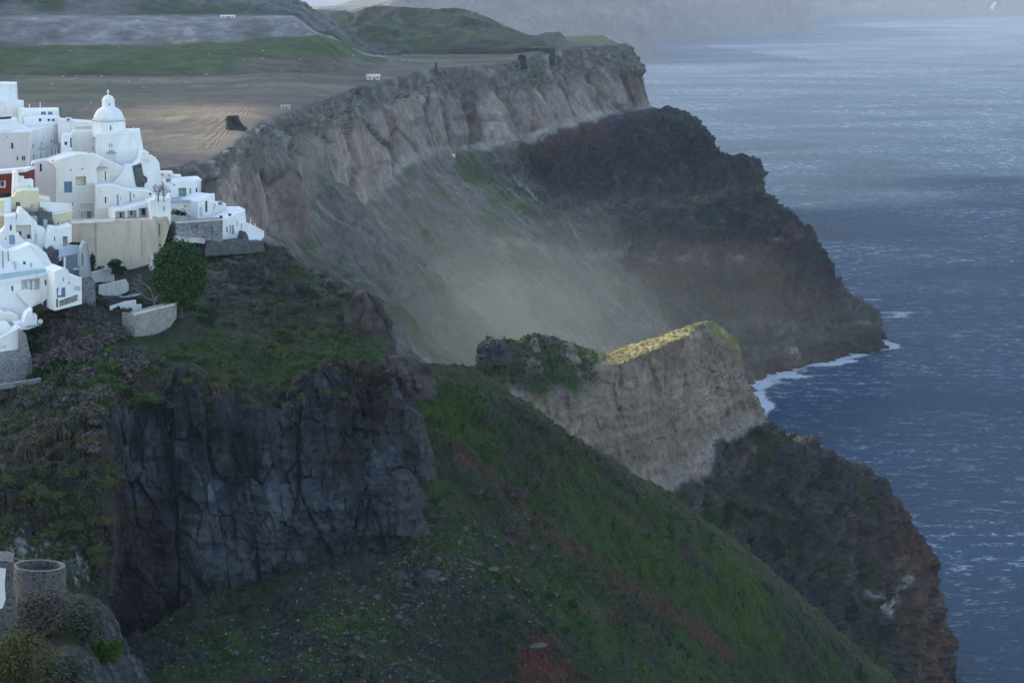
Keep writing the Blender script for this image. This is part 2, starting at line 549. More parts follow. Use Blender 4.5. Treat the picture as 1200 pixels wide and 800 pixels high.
def disp_hill(P, n, u, v):
    cliff = sstep(6.7, 7.4, v) * sstep(10.6, 10.0, v)
    slope = sstep(3.6, 4.4, v) * (1 - cliff)
    east = sstep(3.2, 3.9, u)
    out = np.array([0.10, -1.0, 0.12])
    out /= np.linalg.norm(out)
    # blocks bounded by upright joints, then ledges, then grain
    wp = P + np.stack([fbm(P, .05, 2, off=3), fbm(P, .05, 2, off=9), fbm(P, .05, 2, off=5)], 1) * 2.0
    sx = wp[:, 0] + .35 * wp[:, 1]
    f1, e1, _ = facets(np.stack([sx / 8.0, wp[:, 2] / 30.0], 1), 1, 1.2, .12, .035)
    f2, e2, _ = facets(np.stack([sx / 3.0 + wp[:, 2] * .03, wp[:, 2] / 6.5], 1), 2, 1.7, .2, .05)
    f3, e3, _ = facets(np.stack([sx / 1.3, wp[:, 2] / 1.5], 1), 3, 1.8, .18, .08)
    zz = wp[:, 2] + wp[:, 0] * .12 + fbm(P, .05, 3, off=8) * 3
    strat = np.abs((zz / 2.7) % 1.0 - .5) + .5 * np.abs((zz / 1.1) % 1.0 - .5)
    d = f1 * 2.6 + f2 * 1.3 + f3 * .5 + strat * .7 + fbm(P, .05, 4) * 4.6 + (ridged(P, (.05, .05, .03), 4, off=88) - .5) * 3.0 + fbm(P, .5, 4) * .7
    dr = out * .7 + n * .5
    dr /= np.linalg.norm(dr, axis=1)[:, None]
    P = P + cliff[:, None] * (0.7 + 0.3 * east)[:, None] * d[:, None] * dr
    s = fbm(P, .09, 5) * 2.0 + np.maximum(0, ridged(P, .16, 4) - .55) * 2.2 + fbm(P, .6, 3) * 0.35
    quiet = sstep(5.1, 5.7, v) + sstep(7.2, 8.2, u) * sstep(11.3, 9.8, u)
    P = P + np.array([0, 0, 1.0]) * (slope * np.clip(quiet, 0, 1) * s)[:, None]
    brow = sstep(6.0, 6.8, v) * sstep(7.8, 7.0, v)
    g, _, _ = facets(np.stack([P[:, 0] / 2.2, P[:, 1] / 2.2 + P[:, 2] / 2.0], 1), 9, 1.6, .4, .1)
    P = P + np.array([0, -.5, .8]) * (brow * (g * 1.6 + fbm(P, .10, 4, off=77) * 5.0))[:, None]
    crag = sstep(10.6, 9.6, u) * sstep(7.0, 8.0, u) * sstep(1.8, 2.4, v) * sstep(5.6, 4.6, v)
    g2, _, _ = facets(np.stack([P[:, 0] / 1.8, P[:, 1] / 3.0 + P[:, 2] / 1.8], 1), 12, 1.6, .5, .1)
    P = P + np.array([.1, -.3, .9]) * (crag * sstep(-.1, .25, fbm(P, .12, 4, off=3)) * (g2 * 1.3 + .4))[:, None]
    # the overhanging cave at the foot of the cliff
    cave = sstep(9.2, 9.9, v) * sstep(10.5, 10.0, v) * east
    P = P - out * (cave * (2.5 + 2 * fbm(P, .1, 2)))[:, None]
    return P


def col_hill(P, n, u, v):
    k = len(P)
    cliff = sstep(6.75, 7.1, v + fbm(P, .12, 4) * 0.5) * sstep(10.7, 10.2, v)
    east = sstep(3.2, 3.9, u)
    scrub = fbm(P, .07, 5, off=2)
    C = np.tile(np.array((0.052, 0.05, 0.036)), (k, 1))
    C = mixc(C, GRASS, sstep(-.3, .05, scrub))
    C = mixc(C, (0.080, 0.068, 0.058), sstep(.15, .35, fbm(P, .11, 4, off=31)) * .8)
    C = mixc(C, (0.055, 0.047, 0.050), sstep(.0, .25, fbm(P, .2, 4, off=51)) * .8)
    for (px, py, Y, r, a) in [(395,392,419,17,.9),(330,400,400,12,.7),(255,445,380,10,.9),(140,470,372,9,.8),(210,435,384,8,.6),(310,432,386,11,.9),(355,370,440,9,.7),(70,450,366,10,.6),(110,540,336,9,.5),(45,520,340,8,.5)]:
        C = mixc(C, GRASSL * 0.8, blob(P, px, py, yr(Y), r, .8) * a)
    C = mixc(C, (0.16, 0.13, 0.012), blob(P, 327, 402, yr(398), 3.5, 1.0) * sstep(.05, .3, fbm(P, .9, 3, off=6)))
    C = mixc(C, (0.15, 0.12, 0.012), blob(P, 258, 445, yr(381), 2.5, 1.0) * sstep(.05, .3, fbm(P, .9, 3, off=16)))
    C = mixc(C, (0.062, 0.052, 0.052), sstep(7.0, 8.0, u) * sstep(5.0, 4.2, v) * sstep(-.12, .2, fbm(P, .12, 4, off=3)) * .85)
    # red-brown crumbling band under the turf
    C = mixc(C, (0.085, 0.062, 0.052), sstep(6.1, 6.7, v + fbm(P, .1, 4, off=6) * .8) * sstep(7.6, 6.9, v) * .8)
    C = mixc(C, (0.085, 0.062, 0.056), blob(P, 295, 350, yr(440), 11, 1.0) * .8)
    C = mixc(C, (0.24, 0.19, 0.15), blob(P, 262, 312, yr(462), 4.5, 1.3) * .8)
    C = mixc(C, (0.10, 0.072, 0.060), blob(P, 425, 362, yr(445), 9, .7) * .8)
    rock = np.tile(LAVA * 1.5, (k, 1))
    rock = mixc(rock, LAVAL * 1.35, sstep(-.05, .3, fbm(P, (.09, .09, .04), 5, off=12)) * .85)
    rock = mixc(rock, LAVAL * 2.0, sstep(.12, .4, fbm(P, (.3, .3, .07), 4, off=22)) * .6)
    rock = mixc(rock, (0.052, 0.038, 0.036), sstep(.05, .3, fbm(P, .06, 4, off=61)) * .8)
    rock = mixc(rock, (0.10, 0.075, 0.065), sstep(.25, .45, fbm(P, (.1, .1, .5), 4, off=71)) * .6)
    rock = mixc(rock, (0.03, 0.03, 0.036), sstep(.12, .3, fbm(P, (.05, .05, .6), 4, off=81)) * .6)
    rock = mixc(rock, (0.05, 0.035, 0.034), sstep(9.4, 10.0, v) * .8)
    west = mixc(np.tile(np.array((0.05, 0.044, 0.042)), (k, 1)), (0.075, 0.06, 0.045), sstep(0, .3, fbm(P, .08, 5, off=4)))
    west = mixc(west, GRASS * .9, sstep(.02, .3, fbm(P, .1, 4, off=14)) * up(n))
    for (px, py, Y) in [(28,640,316),(50,645,315),(57,640,315),(88,655,321)]:
        west = mixc(west, (0.36, 0.35, 0.33), blob(P, px, py, Y, 1.6, 1.4, (1.2, 1.2, .25)))
    rock = mixc(west, rock, east) if False else west * (1 - east[:, None]) + rock * east[:, None]
    C = C * (1 - cliff[:, None]) + rock * cliff[:, None]
    led = cliff * sstep(.78, .92, n[:, 2]) * .7
    C = mixc(C, GRASS, led)
    return C * (.66 - .12 * cliff[:, None])


sheet('village_hill', G, 1.55, disp_hill, col_hill, MT_cliff, maxn=560)
flank('hillside', G, disp_hill, col_hill, MT_cliff, (40, 130, 320))

# ---- the green slope running down to the sea
c1 = [(380,420,432),(450,415,430),(490,428,430),(545,437,432),(600,465,435),(650,497,440),(700,530,446),(750,560,452),(800,590,458),(850,625,465),(900,665,473),(960,720,483),(1045,800,497),(1130,880,512)]
c2 = [(330,560,392),(400,540,390),(450,520,390),(500,530,392),(555,560,394),(605,590,397),(650,620,401),(695,655,405),(740,690,409),(790,725,414),(840,765,419),(900,815,426),(980,880,436),(1060,950,446)]
c3 = [(250,690,356),(320,680,356),(390,670,356),(450,670,357),(510,690,358),(565,715,360),(615,740,363),(660,765,366),(705,795,369),(750,825,373),(800,860,377),(860,900,382),(930,960,390),(1000,1020,398)]
c4 = [(60,800,322),(150,792,323),(250,782,324),(340,777,325),(420,787,327),(490,800,329),(550,825,331),(600,850,334),(650,880,337),(700,910,341),(750,940,345),(810,980,351),(880,1030,359),(950,1080,367)]
c5 = [(0,960,270),(100,950,270),(210,940,272),(310,935,274),(400,945,276),(480,960,278),(545,985,280),(600,1010,283),(650,1040,286),(700,1070,290),(750,1100,294),(810,1140,300),(880,1190,308),(950,1240,316)]
G = rows(c1, c2, c3, c4, c5)
G = [shift(G[0], (-6, 60, -55)), shift(G[0], (-2, 9, -3.2))] + G
XF = lambda P, a=0.70: np.stack([P[:, 0] * a - P[:, 2] * (1 - a * a) ** .5, P[:, 1], P[:, 2] * a + P[:, 0] * (1 - a * a) ** .5], 1)


RILL = [(545,530,405),(600,572,407),(640,618,404),(680,642,406),(720,668,408),(790,712,414),(860,765,420)]
RILL2 = [(470,560,395),(530,590,395),(580,606,396),(640,650,398)]
RILL3 = [(600,480,430),(690,560,430),(760,610,432),(850,672,440)]
SCAR = [(672,702,380),(705,716,382),(735,712,384)]


def disp_slope(P, n, u, v):
    Q = XF(P)
    s = fbm(Q, (.03, .10, .1), 4) * 2.6 + fbm(P, .22, 5, off=5) * 1.1 + np.maximum(0, ridged(P, .3, 4, off=9) - .6) * 1.2
    s = s + fbm(Q, (.12, .5, .5), 3, off=3) * 0.5
    g0_, _, _ = facets(np.stack([P[:, 0] / 2.0, P[:, 1] / 2.5 + P[:, 2] / 2.5], 1), 15, 1.6, .4, .1)
    s = s * (.5 + .5 * sstep(1.2, 2.3, v)) + fbm(P, .4, 4, off=2) * 0.7 + g0_ * .9 * sstep(.05, .3, fbm(P, .1, 4, off=82))
    for ln, dp, wd in ((RILL, 2.0, 2.0), (RILL2, 1.4, 1.6), (RILL3, 1.2, 1.8)):
        dr = near_line(P, [on(P, *q) for q in ln]) + fbm(P, .15, 3, off=2) * 2
        s = s - dp * np.exp(-(dr / wd) ** 2)
    rib = sstep(.05, .3, fbm(Q, (.03, .09, .09), 4, off=63))
    g, _, _ = facets(np.stack([P[:, 1] / 1.6, Q[:, 0] / 3.0], 1), 8, 1.6, .5, .1)
    s = s + rib * (g * 1.1 + .5) * sstep(1.5, 2.0, v)
    rub = sstep(.0, .3, fbm(P, .08, 3, off=44)) * sstep(7.5, 5.5, u) * sstep(3.2, 3.8, v)
    s = s + rub * np.maximum(0, ridged(P, .5, 3, off=1) - .5) * 2.0
    return P + np.array([0.35, 0, .94]) * s[:, None]


def col_slope(P, n, u, v):
    k = len(P)
    Q = XF(P)
    C = np.tile(np.array((0.044, 0.050, 0.026)), (k, 1))
    C = mixc(C, GRASS * 1.0, sstep(-.2, .15, fbm(Q, (.03, .09, .09), 5, off=1)))
    C = mixc(C, GRASSL * .95, sstep(.05, .35, fbm(Q, (.03, .10, .1), 4, off=20)) * .9)
    C = mixc(C, (0.078, 0.066, 0.052), sstep(.02, .3, fbm(Q, (.05, .2, .2), 5, off=40)) * .8)
    C = mixc(C, (0.085, 0.078, 0.068), sstep(.25, .45, fbm(P, .5, 4, off=50)) * .5)
    rib = sstep(.05, .3, fbm(Q, (.03, .09, .09), 4, off=63))
    C = mixc(C, (0.075, 0.064, 0.055), rib * .75)
    for (px, py, Y, r, a) in [(520,470,412,11,.9),(870,690,440,12,.9),(770,640,428,10,.8),(700,600,420,9,.6),(540,690,360,7,.6),(330,740,340,9,.8),(230,775,328,7,.9),(820,790,425,9,.7),(460,740,338,8,.6)]:
        C = mixc(C, GRASSL * 1.0, blob(P, px, py, Y, r, .8) * a)
    for ln, wd, cc in ((RILL, 2.1, (0.115, 0.066, 0.046)), (RILL2, 1.2, (0.085, 0.060, 0.045)), (RILL3, 1.0, (0.075, 0.055, 0.042)), (SCAR, 1.2, (0.12, 0.062, 0.040))):
        dl = near_line(P, [on(P, *q) for q in ln]) + fbm(P, .15, 3, off=2) * 2
        C = mixc(C, cc, np.exp(-(dl / wd) ** 2) * .9)
    # rubble ground below the cliff and the red cutting
    rub = sstep(-.05, .25, fbm(P, .08, 4, off=44)) * sstep(7.0, 5.2, u) * sstep(3.1, 3.6, v)
    C = mixc(C, (0.060, 0.055, 0.056), rub * .85)
    C = mixc(C, (0.035, 0.034, 0.028), blob(P, 560, 760, 342, 9, .7) * .8)
    C = mixc(C, (0.13, 0.042, 0.036), blob(P, 650, 790, 352, 6.5, .6))
    C = mixc(C, (0.13, 0.11, 0.06), sstep(2.25, 2.02, v) * sstep(1.9, 2.0, v) * .5)
    return C * .6


sheet('green_slope', G, 1.6, disp_slope, col_slope, MT_grass, maxn=520)

# ---- the pumice headland in the middle
rid = [(505,452,560),(548,436,585),(576,398,600),(600,401,606),(626,394,612),(660,399,620),(685,408,626),(715,412,634),(745,402,645),(775,393,656),(806,382,668),(824,376,676),(846,383,684),(868,418,692)]
frt = [(505,462,556),(548,446,580),(577,424,592),(602,424,597),(630,420,603),(660,424,610),(690,428,616),(722,426,616),(750,416,621),(780,404,634),(806,393,646),(822,386,668),(850,398,680),(872,440,690)]
mid = [(510,480,553),(552,472,574),(582,462,585),(605,462,590),(632,465,596),(662,470,602),(694,478,608),(724,480,612),(750,480,617),(778,478,630),(804,470,643),(826,455,661),(860,455,676),(884,462,690)]
bas = [(515,505,550),(556,505,570),(590,512,581),(615,522,585),(645,535,591),(680,552,597),(715,566,602),(745,577,608),(770,579,616),(795,571,630),(822,552,647),(845,524,659),(875,498,676),(897,487,693)]
low = [(600,600,530),(650,625,538),(690,650,545),(720,680,552),(750,700,558),(790,730,566),(830,760,574),(870,790,584),(910,815,598),(950,835,616),(990,845,640),(1030,842,676),(1075,830,730),(1116,806,800)]
g0, g1, g2, g3, g4 = rows(rid, frt, mid, bas, low)
spine = [W(943,516,718), W(1042,570,750), W(1088,652,776)]
G = [shift(g0, (0, 60, -75)), shift(g0, (0, 8, -5)), g0, g1, g2, g3]
for t, sp in zip((.25, .5, .75), spine):
    row = [a * (1 - t) + b * t + np.array([0, 0, -9 * math.sin(math.pi * t)]) for a, b in zip(g3, g4)]
    d = sp - row[-1]
    row = [p + d * max(0.0, (i - 6) / 7.0) ** 2 for i, p in enumerate(row)]
    G.append(row)
G.append(g4)
G.append(shift(g4, (2, -4, -20)))
# turn the seaward end away behind the crest
G = [r + [r[-1] + np.array([-6, 45, -18.]), r[-1] + np.array([-40, 130, -70.])] for r in G]


def disp_mid(P, n, u, v):
    cl = sstep(3.0, 3.25, v) * sstep(5.05, 4.8, v)
    lo = sstep(4.95, 5.3, v)
    topm = sstep(3.1, 2.9, v)
    s = cl * (fbm(P, (.07, .07, .02), 3) * 3.0 + fbm(P, (.3, .3, .5), 4, off=7) * .7 - np.maximum(0, ridged(P, (.09, .09, .02), 3) - .75) * 7)
    s = s + lo * (fbm(P, .05, 4, off=2) * 5 + (ridged(P, .09, 5, off=3) - .5) * 4.0 + fbm(P, .5, 3) * .7)
    wp = P + np.stack([fbm(P, .03, 3, off=3), fbm(P, .03, 3, off=9), fbm(P, .03, 3, off=5)], 1) * 8
    sx = wp[:, 0] * .8 + wp[:, 1] * .5
    g2, _, _ = facets(np.stack([sx / 6., wp[:, 2] / 9.], 1), 5, 1.5, .5, .10)
    g3, _, _ = facets(np.stack([sx / 2.4, wp[:, 2] / 2.2], 1), 6, 1.4, .3, .12)
    s = s + cl * (g2 * .45 + g3 * (.2 + .5 * sstep(10, 11, u))) + lo * (g2 * 2.6 + g3 * 1.3)
    P = P + n * s[:, None]
    kn = sstep(5.3, 4.0, u) * sstep(1.5, 2.0, v) * sstep(4.0, 3.2, v)
    P = P + np.array([0, 0, 1.0]) * (topm * sstep(1.0, 2, v) * fbm(P, .3, 3, off=6) * .9 + kn * (np.maximum(0, ridged(P, .16, 4, off=12) - .55) * 4))[:, None]
    return P


def col_mid(P, n, u, v):
    k = len(P)
    C = np.tile(TAN * .92, (k, 1))
    C = mixc(C, TAN * 1.25, sstep(0, .35, fbm(P, (.1, .1, .25), 5, off=3)) * .6)
    C = mixc(C, (0.18, 0.135, 0.105), sstep(.0, .35, fbm(P, (.06, .06, .09), 5, off=13)) * .8)
    C = mixc(C, (0.30, 0.245, 0.20), sstep(.02, .2, fbm(P, (.02, .02, .45), 4, off=43)) * .5)
    C = mixc(C, (0.16, 0.125, 0.10), sstep(.05, .22, fbm(P, (.02, .02, .4), 4, off=53)) * .5)
    pits = sstep(.28, .42, fbm(P, (.8, .8, .5), 3, off=33)) * sstep(10.2, 11.2, u)
    C = mixc(C, (0.07, 0.06, 0.055), pits * .8)
    # pale pumice band at the foot of the tuff
    C = mixc(C, (0.27, 0.25, 0.225), .8 * sstep(-.3, .15, fbm(P, .06, 3, off=71)) * sstep(4.72, 4.86, v + fbm(P, .1, 3) * .12) * sstep(5.1, 4.98, v) * sstep(5.5, 7.5, u))
    lo = sstep(4.97, 5.1, v + fbm(P, .08, 4) * .35)
    D = np.tile(np.array((0.062, 0.053, 0.046)), (k, 1))
    D = mixc(D, GRASS * 1.1, sstep(.0, .3, fbm(P, .05, 5, off=5)) * .8)
    D = mixc(D, (0.125, 0.105, 0.09), sstep(.08, .35, fbm(P, .16, 5, off=15)) * .7)
    D = mixc(D, (0.048, 0.044, 0.05), sstep(.1, .3, fbm(P, .12, 4, off=25)) * .7)
    red = sstep(6.9, 7.5, v + fbm(P, .05, 3) * .5) * sstep(11.6, 12.6, u)
    D = mixc(D, (0.115, 0.062, 0.046), red * .9)
    D = mixc(D, (0.155, 0.11, 0.08), red * sstep(.1, .3, fbm(P, (.02, .02, .25), 3, off=9)))
    D = mixc(D, (0.05, 0.042, 0.042), red * sstep(.1, .3, fbm(P, (.03, .03, .2), 3, off=29)))
    D = mixc(D, PUMICE * .95, np.exp(-(near_line(P, [on(P, 1026,696,762), on(P, 1046,714,770), on(P, 1054,704,772), on(P, 1072,676,776)]) / 1.6) ** 2))
    D = mixc(D, (0.19, 0.16, 0.13), np.exp(-(near_line(P, [on(P, 815,590,640), on(P, 850,560,655), on(P, 890,520,690)]) / 2.5) ** 2) * .7)
    C = C * (1 - lo[:, None]) + D * lo[:, None]
    top = sstep(3.12, 2.95, v + fbm(P, .25, 3) * .15)
    T = np.tile(np.array((0.17, 0.16, 0.05)), (k, 1))
    T = mixc(T, (0.30, 0.25, 0.15), sstep(.0, .3, fbm(P, .35, 4, off=8)))
    C = C * (1 - top[:, None]) + T * top[:, None]
    kn = sstep(6.4, 5.2, u) * sstep(4.3, 3.5, v + fbm(P, .12, 4, off=2) * .8)
    Kc = mixc(np.tile(GRASS * 1.15, (k, 1)), (0.085, 0.07, 0.06), sstep(-.02, .2, fbm(P, .12, 5, off=18)))
    Kc = mixc(Kc, TAN * .8, sstep(.1, .3, fbm(P, .1, 4, off=28)) * sstep(2.8, 4.2, u))
    return (C * (1 - kn[:, None]) + Kc * kn[:, None]) * (.8 - .2 * lo[:, None])


sheet('pumice_headland', G, 1.6, disp_mid, col_mid, MT_mid, maxn=460)

# ---- the great headland with its tephra cliff
rim = [(120,215,690),(205,196,720),(242,190,737),(300,150,870),(322,140,920),(345,130,966),(400,108,1083),(450,94,1167),(512,80,1281),(570,76,1320),(600,72,1352),(650,60,1462),(700,55,1520),(735,53,1556)]
tp2 = [(125,235,684),(210,215,715),(246,208,735),(306,172,862),(335,168,905),(352,152,950),(408,135,1072),(455,112,1160),(518,100,1270),(578,97,1312),(608,97,1345),(660,86,1452),(708,78,1512),(752,84,1550)]
cmd = [(128,262,682),(214,255,713),(250,245,733),(320,222,858),(360,215,893),(368,170,946),(418,180,1066),(468,150,1154),(524,135,1262),(588,132,1305),(614,130,1338),(674,112,1444),(718,106,1505),(756,102,1546)]
bs = [(130,300,680),(218,295,711),(256,288,731),(330,275,856),(366,272,890),(374,196,944),(432,236,1060),(486,190,1148),(530,178,1255),(598,170,1300),(622,164,1334),(690,140,1440),(728,130,1500),(765,124,1540)]
shx = [(85,770),(88,800),(90,830),(96,870),(98,900),(100,935),(105,1020),(110,1120),(120,1230),(130,1290),(140,1351),(160,1378),(192,1420),(232,1462)]
g0, g1, g2, g3 = rows(rim, tp2, cmd, bs)
sh = [np.array([x, y, -1.0]) for x, y in shx]
spine = [W(806,147,1534), W(852,182,1528), W(890,204,1518), W(908,244,1508), W(944,274,1498), W(1000,347,1478), W(1032,378,1468)]
G = [shift(g0, (0, 25, -14)), shift(g0, (0, 5, -1)), g0, g1, g2, g3]
ts = (.13, .27, .39, .52, .65, .82, .93)
for t, sp in zip(ts, spine):
    row = []
    for a, b in zip(g3, sh):
        p = a * (1 - t) + b * t
        p[2] = a[2] * (1 - t) ** 1.12
        row.append(p)
    d = sp - row[-1]
    row = [p + d * max(0.0, (i - 9) / 4.0) for i, p in enumerate(row)]
    G.append(row)
G.append(sh)
G.append(shift(sh, (4, -4, -14)))
G = [r + [r[-1] + np.array([-5, 60, -10.]), r[-1] + np.array([-60, 260, -40.])] for r in G]
# rows: 0,1 back; 2 rim; 3; 4 cliff; 5 foot; 6..12 slope; 13 shore


def disp_far(P, n, u, v):
    topr = sstep(2.0, 2.3, v) * sstep(3.6, 3.0, v)
    cl = sstep(3.0, 3.4, v) * sstep(5.1, 4.9, v)
    lo = sstep(5.0, 5.6, v)
    right = sstep(8.0, 10.5, u)
    s = topr * ((ridged(P, .05, 4) - .5) * 6 + fbm(P, .3, 3) * 1.5)
    s = s + cl * (fbm(P, (.018, .018, .002), 3) * 9 - np.maximum(0, ridged(P, (.022, .022, .002), 2, off=5) - .80) * 34 + fbm(P, .2, 3) * .8)
    gul = ridged(P, (.016, .016, .004), 4, off=2) - .5
    s = s + lo * (gul * (4 + 7 * right) + fbm(P, .05, 4) * (2.5 + 2.5 * right) + (ridged(P, .07, 4, off=8) - .5) * (2.5 + 5 * right))
    # ledges of harder lava on the seaward buttress
    wp = P + np.stack([fbm(P, .015, 3, off=3), fbm(P, .015, 3, off=9), fbm(P, .015, 3, off=5)], 1) * 16
    sx = wp[:, 0] * .75 + wp[:, 1] * .5
    g1, _, _ = facets(np.stack([sx / 30., wp[:, 2] / 60.], 1), 4, 1.6, .5, .09)
    g2, _, _ = facets(np.stack([sx / 11., wp[:, 2] / 11.], 1), 5, 1.5, .4, .12)
    g3, _, _ = facets(np.stack([sx / 4.5, wp[:, 2] / 4.], 1), 6, 1.4, .3, .12)
    s = s + cl * (g1 * 3.5 + g2 * .4) + topr * (g2 * 1.8 + g3 * 1.6) + lo * right * (g2 * 4.5 + g3 * 2.2) + lo * (1 - right) * (g3 * 1.0)
    lay = fbm(np.stack([P[:, 0] * .004, P[:, 1] * .004, P[:, 2] * .07], 1), 1.0, 3, off=6)
    s = s + lo * right * lay * 7
    P2 = P + n * s[:, None]
    P2[:, 2] = np.where(v > 12.6, np.minimum(P2[:, 2], 4), P2[:, 2])
    return P2


def col_far(P, n, u, v):
    k = len(P)
    w = fbm(P, .02, 4, off=4)
    C = np.tile(SOIL * 1.05, (k, 1))
    top = np.tile(np.array((0.165, 0.145, 0.13)), (k, 1))
    top = mixc(top, (0.28, 0.26, 0.24), sstep(.05, .35, fbm(P, (.06, .06, .1), 5, off=7)) * .8)
    top = mixc(top, (0.09, 0.075, 0.066), sstep(.05, .35, fbm(P, .09, 5, off=17)) * .8)
    top = mixc(top, (0.075, 0.085, 0.05), sstep(.1, .3, fbm(P, .05, 4, off=27)) * .6)
    C = C * (1 - sstep(2.0, 2.3, v)[:, None]) + top * sstep(2.0, 2.3, v)[:, None]
    cl = sstep(2.95, 3.35, v + w * .8)
    K = np.tile(PINK * 1.1, (k, 1))
    K = mixc(K, (0.27, 0.22, 0.2), sstep(.0, .3, fbm(P, (.05, .05, .006), 4, off=9)) * .7)
    K = mixc(K, (0.16, 0.11, 0.09), sstep(.05, .3, fbm(P, (.045, .045, .012), 4, off=19)) * .8)
    K = mixc(K, (0.09, 0.07, 0.065), np.maximum(0, ridged(P, (.03, .03, .004), 3, off=5) - .78) * 4)
    wq = P + np.stack([fbm(P, .015, 3, off=3), fbm(P, .015, 3, off=9), fbm(P, .015, 3, off=5)], 1) * 16
    sx = wq[:, 0] * .75 + wq[:, 1] * .5
    _, e1, r1 = facets(np.stack([sx / 30., wq[:, 2] / 60.], 1), 4)
    K = K * (1 + .55 * r1[0])[:, None]
    K = mixc(K, (0.055, 0.045, 0.042), np.exp(-(e1 / .05) ** 2) * .85)
    K = mixc(K, (0.12, 0.092, 0.08), sstep(.1, .35, fbm(P, (.02, .02, .16), 4, off=99)) * .7)
    C = C * (1 - cl[:, None]) + K * cl[:, None]
    band = sstep(4.70, 4.80, v + w * .12) * sstep(5.1, 4.97, v)
    C = mixc(C, (0.27, 0.235, 0.21), .9 * band * sstep(5.4, 6.4, u) * sstep(-.3, .1, fbm(P, .03, 3, off=71)))
    lo = sstep(4.96, 5.12, v + fbm(P, .05, 4) * .2)
    right = sstep(8.2, 10.2, u + w * 2)
    S = np.tile(np.array((0.115, 0.10, 0.088)), (k, 1))
    D2 = np.stack([P[:, 0] - .9 * P[:, 2] * 0, P[:, 1] * .8 + P[:, 2] * 0, P[:, 2]], 1)
    st = fbm(np.stack([u * 16 + 0 * v, v * .9, 0 * u], 1), 1.0, 4, off=3)
    S = mixc(S, (0.25, 0.225, 0.20), sstep(.12, .45, st) * .75)
    S = mixc(S, (0.062, 0.066, 0.048), sstep(.0, .35, -st + fbm(P, .03, 3)) * .8)
    S = mixc(S, GRASS * 1.2, sstep(.05, .3, fbm(P, .025, 4, off=37)) * .7 * sstep(8.5, 6.5, v))
    S = mixc(S, (0.21, 0.17, 0.145), sstep(.2, .4, fbm(P, (.03, .03, .12), 4, off=47)) * .6)
    Kd = np.tile(DARKR * 1.15, (k, 1))
    Kd = mixc(Kd, (0.075, 0.068, 0.064), sstep(.0, .3, fbm(P, .04, 5, off=57)) * .8)
    Kd = mixc(Kd, GRASS * .9, sstep(.08, .3, fbm(P, .02, 4, off=67)) * .6)
    Kd = mixc(Kd, (0.17, 0.15, 0.135), sstep(.28, .45, fbm(P, (.05, .05, .09), 5, off=77)) * .8)
    Kd = mixc(Kd, REDR * 1.0, sstep(.02, .25, fbm(P, (.012, .012, .05), 4, off=87)) * .75 * sstep(8.5, 10, v))
    Kd = mixc(Kd, (0.115, 0.10, 0.088), sstep(11.7, 11.9, v + w * .4) * sstep(12.35, 12.1, v) * .9)
    zb = P[:, 2] + fbm(P, .012, 4, off=95) * 16
    Kd = mixc(Kd, (0.17, 0.135, 0.112), np.exp(-((zb - 96) / 4) ** 2) * .6)
    Kd = mixc(Kd, (0.10, 0.05, 0.04), np.exp(-((zb - 66) / 7) ** 2) * .6)
    Kd = mixc(Kd, (0.028, 0.027, 0.03), np.exp(-((zb - 120) / 10) ** 2) * .6)
    Kd = mixc(Kd, (0.028, 0.027, 0.03), np.exp(-((zb - 46) / 7) ** 2) * .6)
    Kd = mixc(Kd, (0.16, 0.132, 0.11), np.exp(-((zb - 24) / 4) ** 2) * .7)
    for pts, wd, a in [([on(P, *q) for q in ((690,291,0),(730,297,0),(770,299,0),(800,300,0),(840,300,0),(875,301,0))], 3.2, .85), ([on(P, 908,274,0), on(P, 925,275,0), on(P, 942,272,0)], 2.5, .8), ([on(P, 585,278,0), on(P, 612,280,0), on(P, 640,284,0)], 3.2, .7)]:
        Kd = mixc(Kd, (0.25, 0.21, 0.18), np.exp(-(near_line(P, pts) / wd) ** 2) * a * sstep(-.3, .1, fbm(P, .06, 3, off=5)))
        S = mixc(S, (0.25, 0.21, 0.18), np.exp(-(near_line(P, pts) / wd) ** 2) * a)
    L = S * (1 - right[:, None]) + Kd * right[:, None]
    L = mixc(L, (0.22, 0.185, 0.155), np.exp(-(near_line(P, [on(P, *q) for q in ((915,385,0),(950,378,0),(990,376,0),(1025,376,0))]) / 2.2) ** 2) * .8)
    L = mixc(L, (0.21, 0.165, 0.13), np.exp(-(near_line(P, [on(P, *q) for q in ((868,408,0),(890,408,0),(905,404,0))]) / 2.0) ** 2) * .7)
    L = mixc(L, (0.24, 0.19, 0.155), blob(P, 932, 419, 0, 7, .7) * .7)
    redtop = sstep(5.0, 5.1, v) * sstep(5.7, 5.4, v + w) * sstep(8.6, 9.4, u) * sstep(11.4, 10.8, u)
    L = mixc(L, REDR * .8, redtop * .8)
    return (C * (1 - lo[:, None]) + L * lo[:, None]) * (.85 - .15 * (lo * right)[:, None])


sheet('great_headland', G, 1.6, disp_far, col_far, MT_far, maxn=560)

# ---- plateau fields, bank, spoil terrace, hills
rim0 = [(-160,262,600),(0,238,650)] + [(x, y, Y) for x, y, Y in rim]
fields = [(-160,125,990),(0,122,1005),(120,122,1005),(205,120,1010),(242,115,1030),(300,108,1060),(322,104,1080),(345,100,1110),(400,92,1190),(450,84,1262),(512,73,1370),(570,68,1410),(600,64,1440),(650,58,1490),(700,54,1535),(737,52,1568)]
foot = [(-160,88,1215),(0,88,1215),(120,88,1215),(205,87,1222),(242,86,1230),(300,84,1240),(322,82,1250),(345,80,1262),(400,74,1320),(440,68,1380),(500,62,1450),(560,58,1490),(600,56,1520),(645,54,1550),(690,53,1565),(728,52.5,1590)]
G = rows(rim0, fields, foot)
G = [shift(G[0], (3, -6, -14))] + [G[0], [a * .5 + b * .5 + np.array([0, 0, .8]) for a, b in zip(G[0], G[1])], G[1], G[2], shift(G[2], (0, 300, -6))]


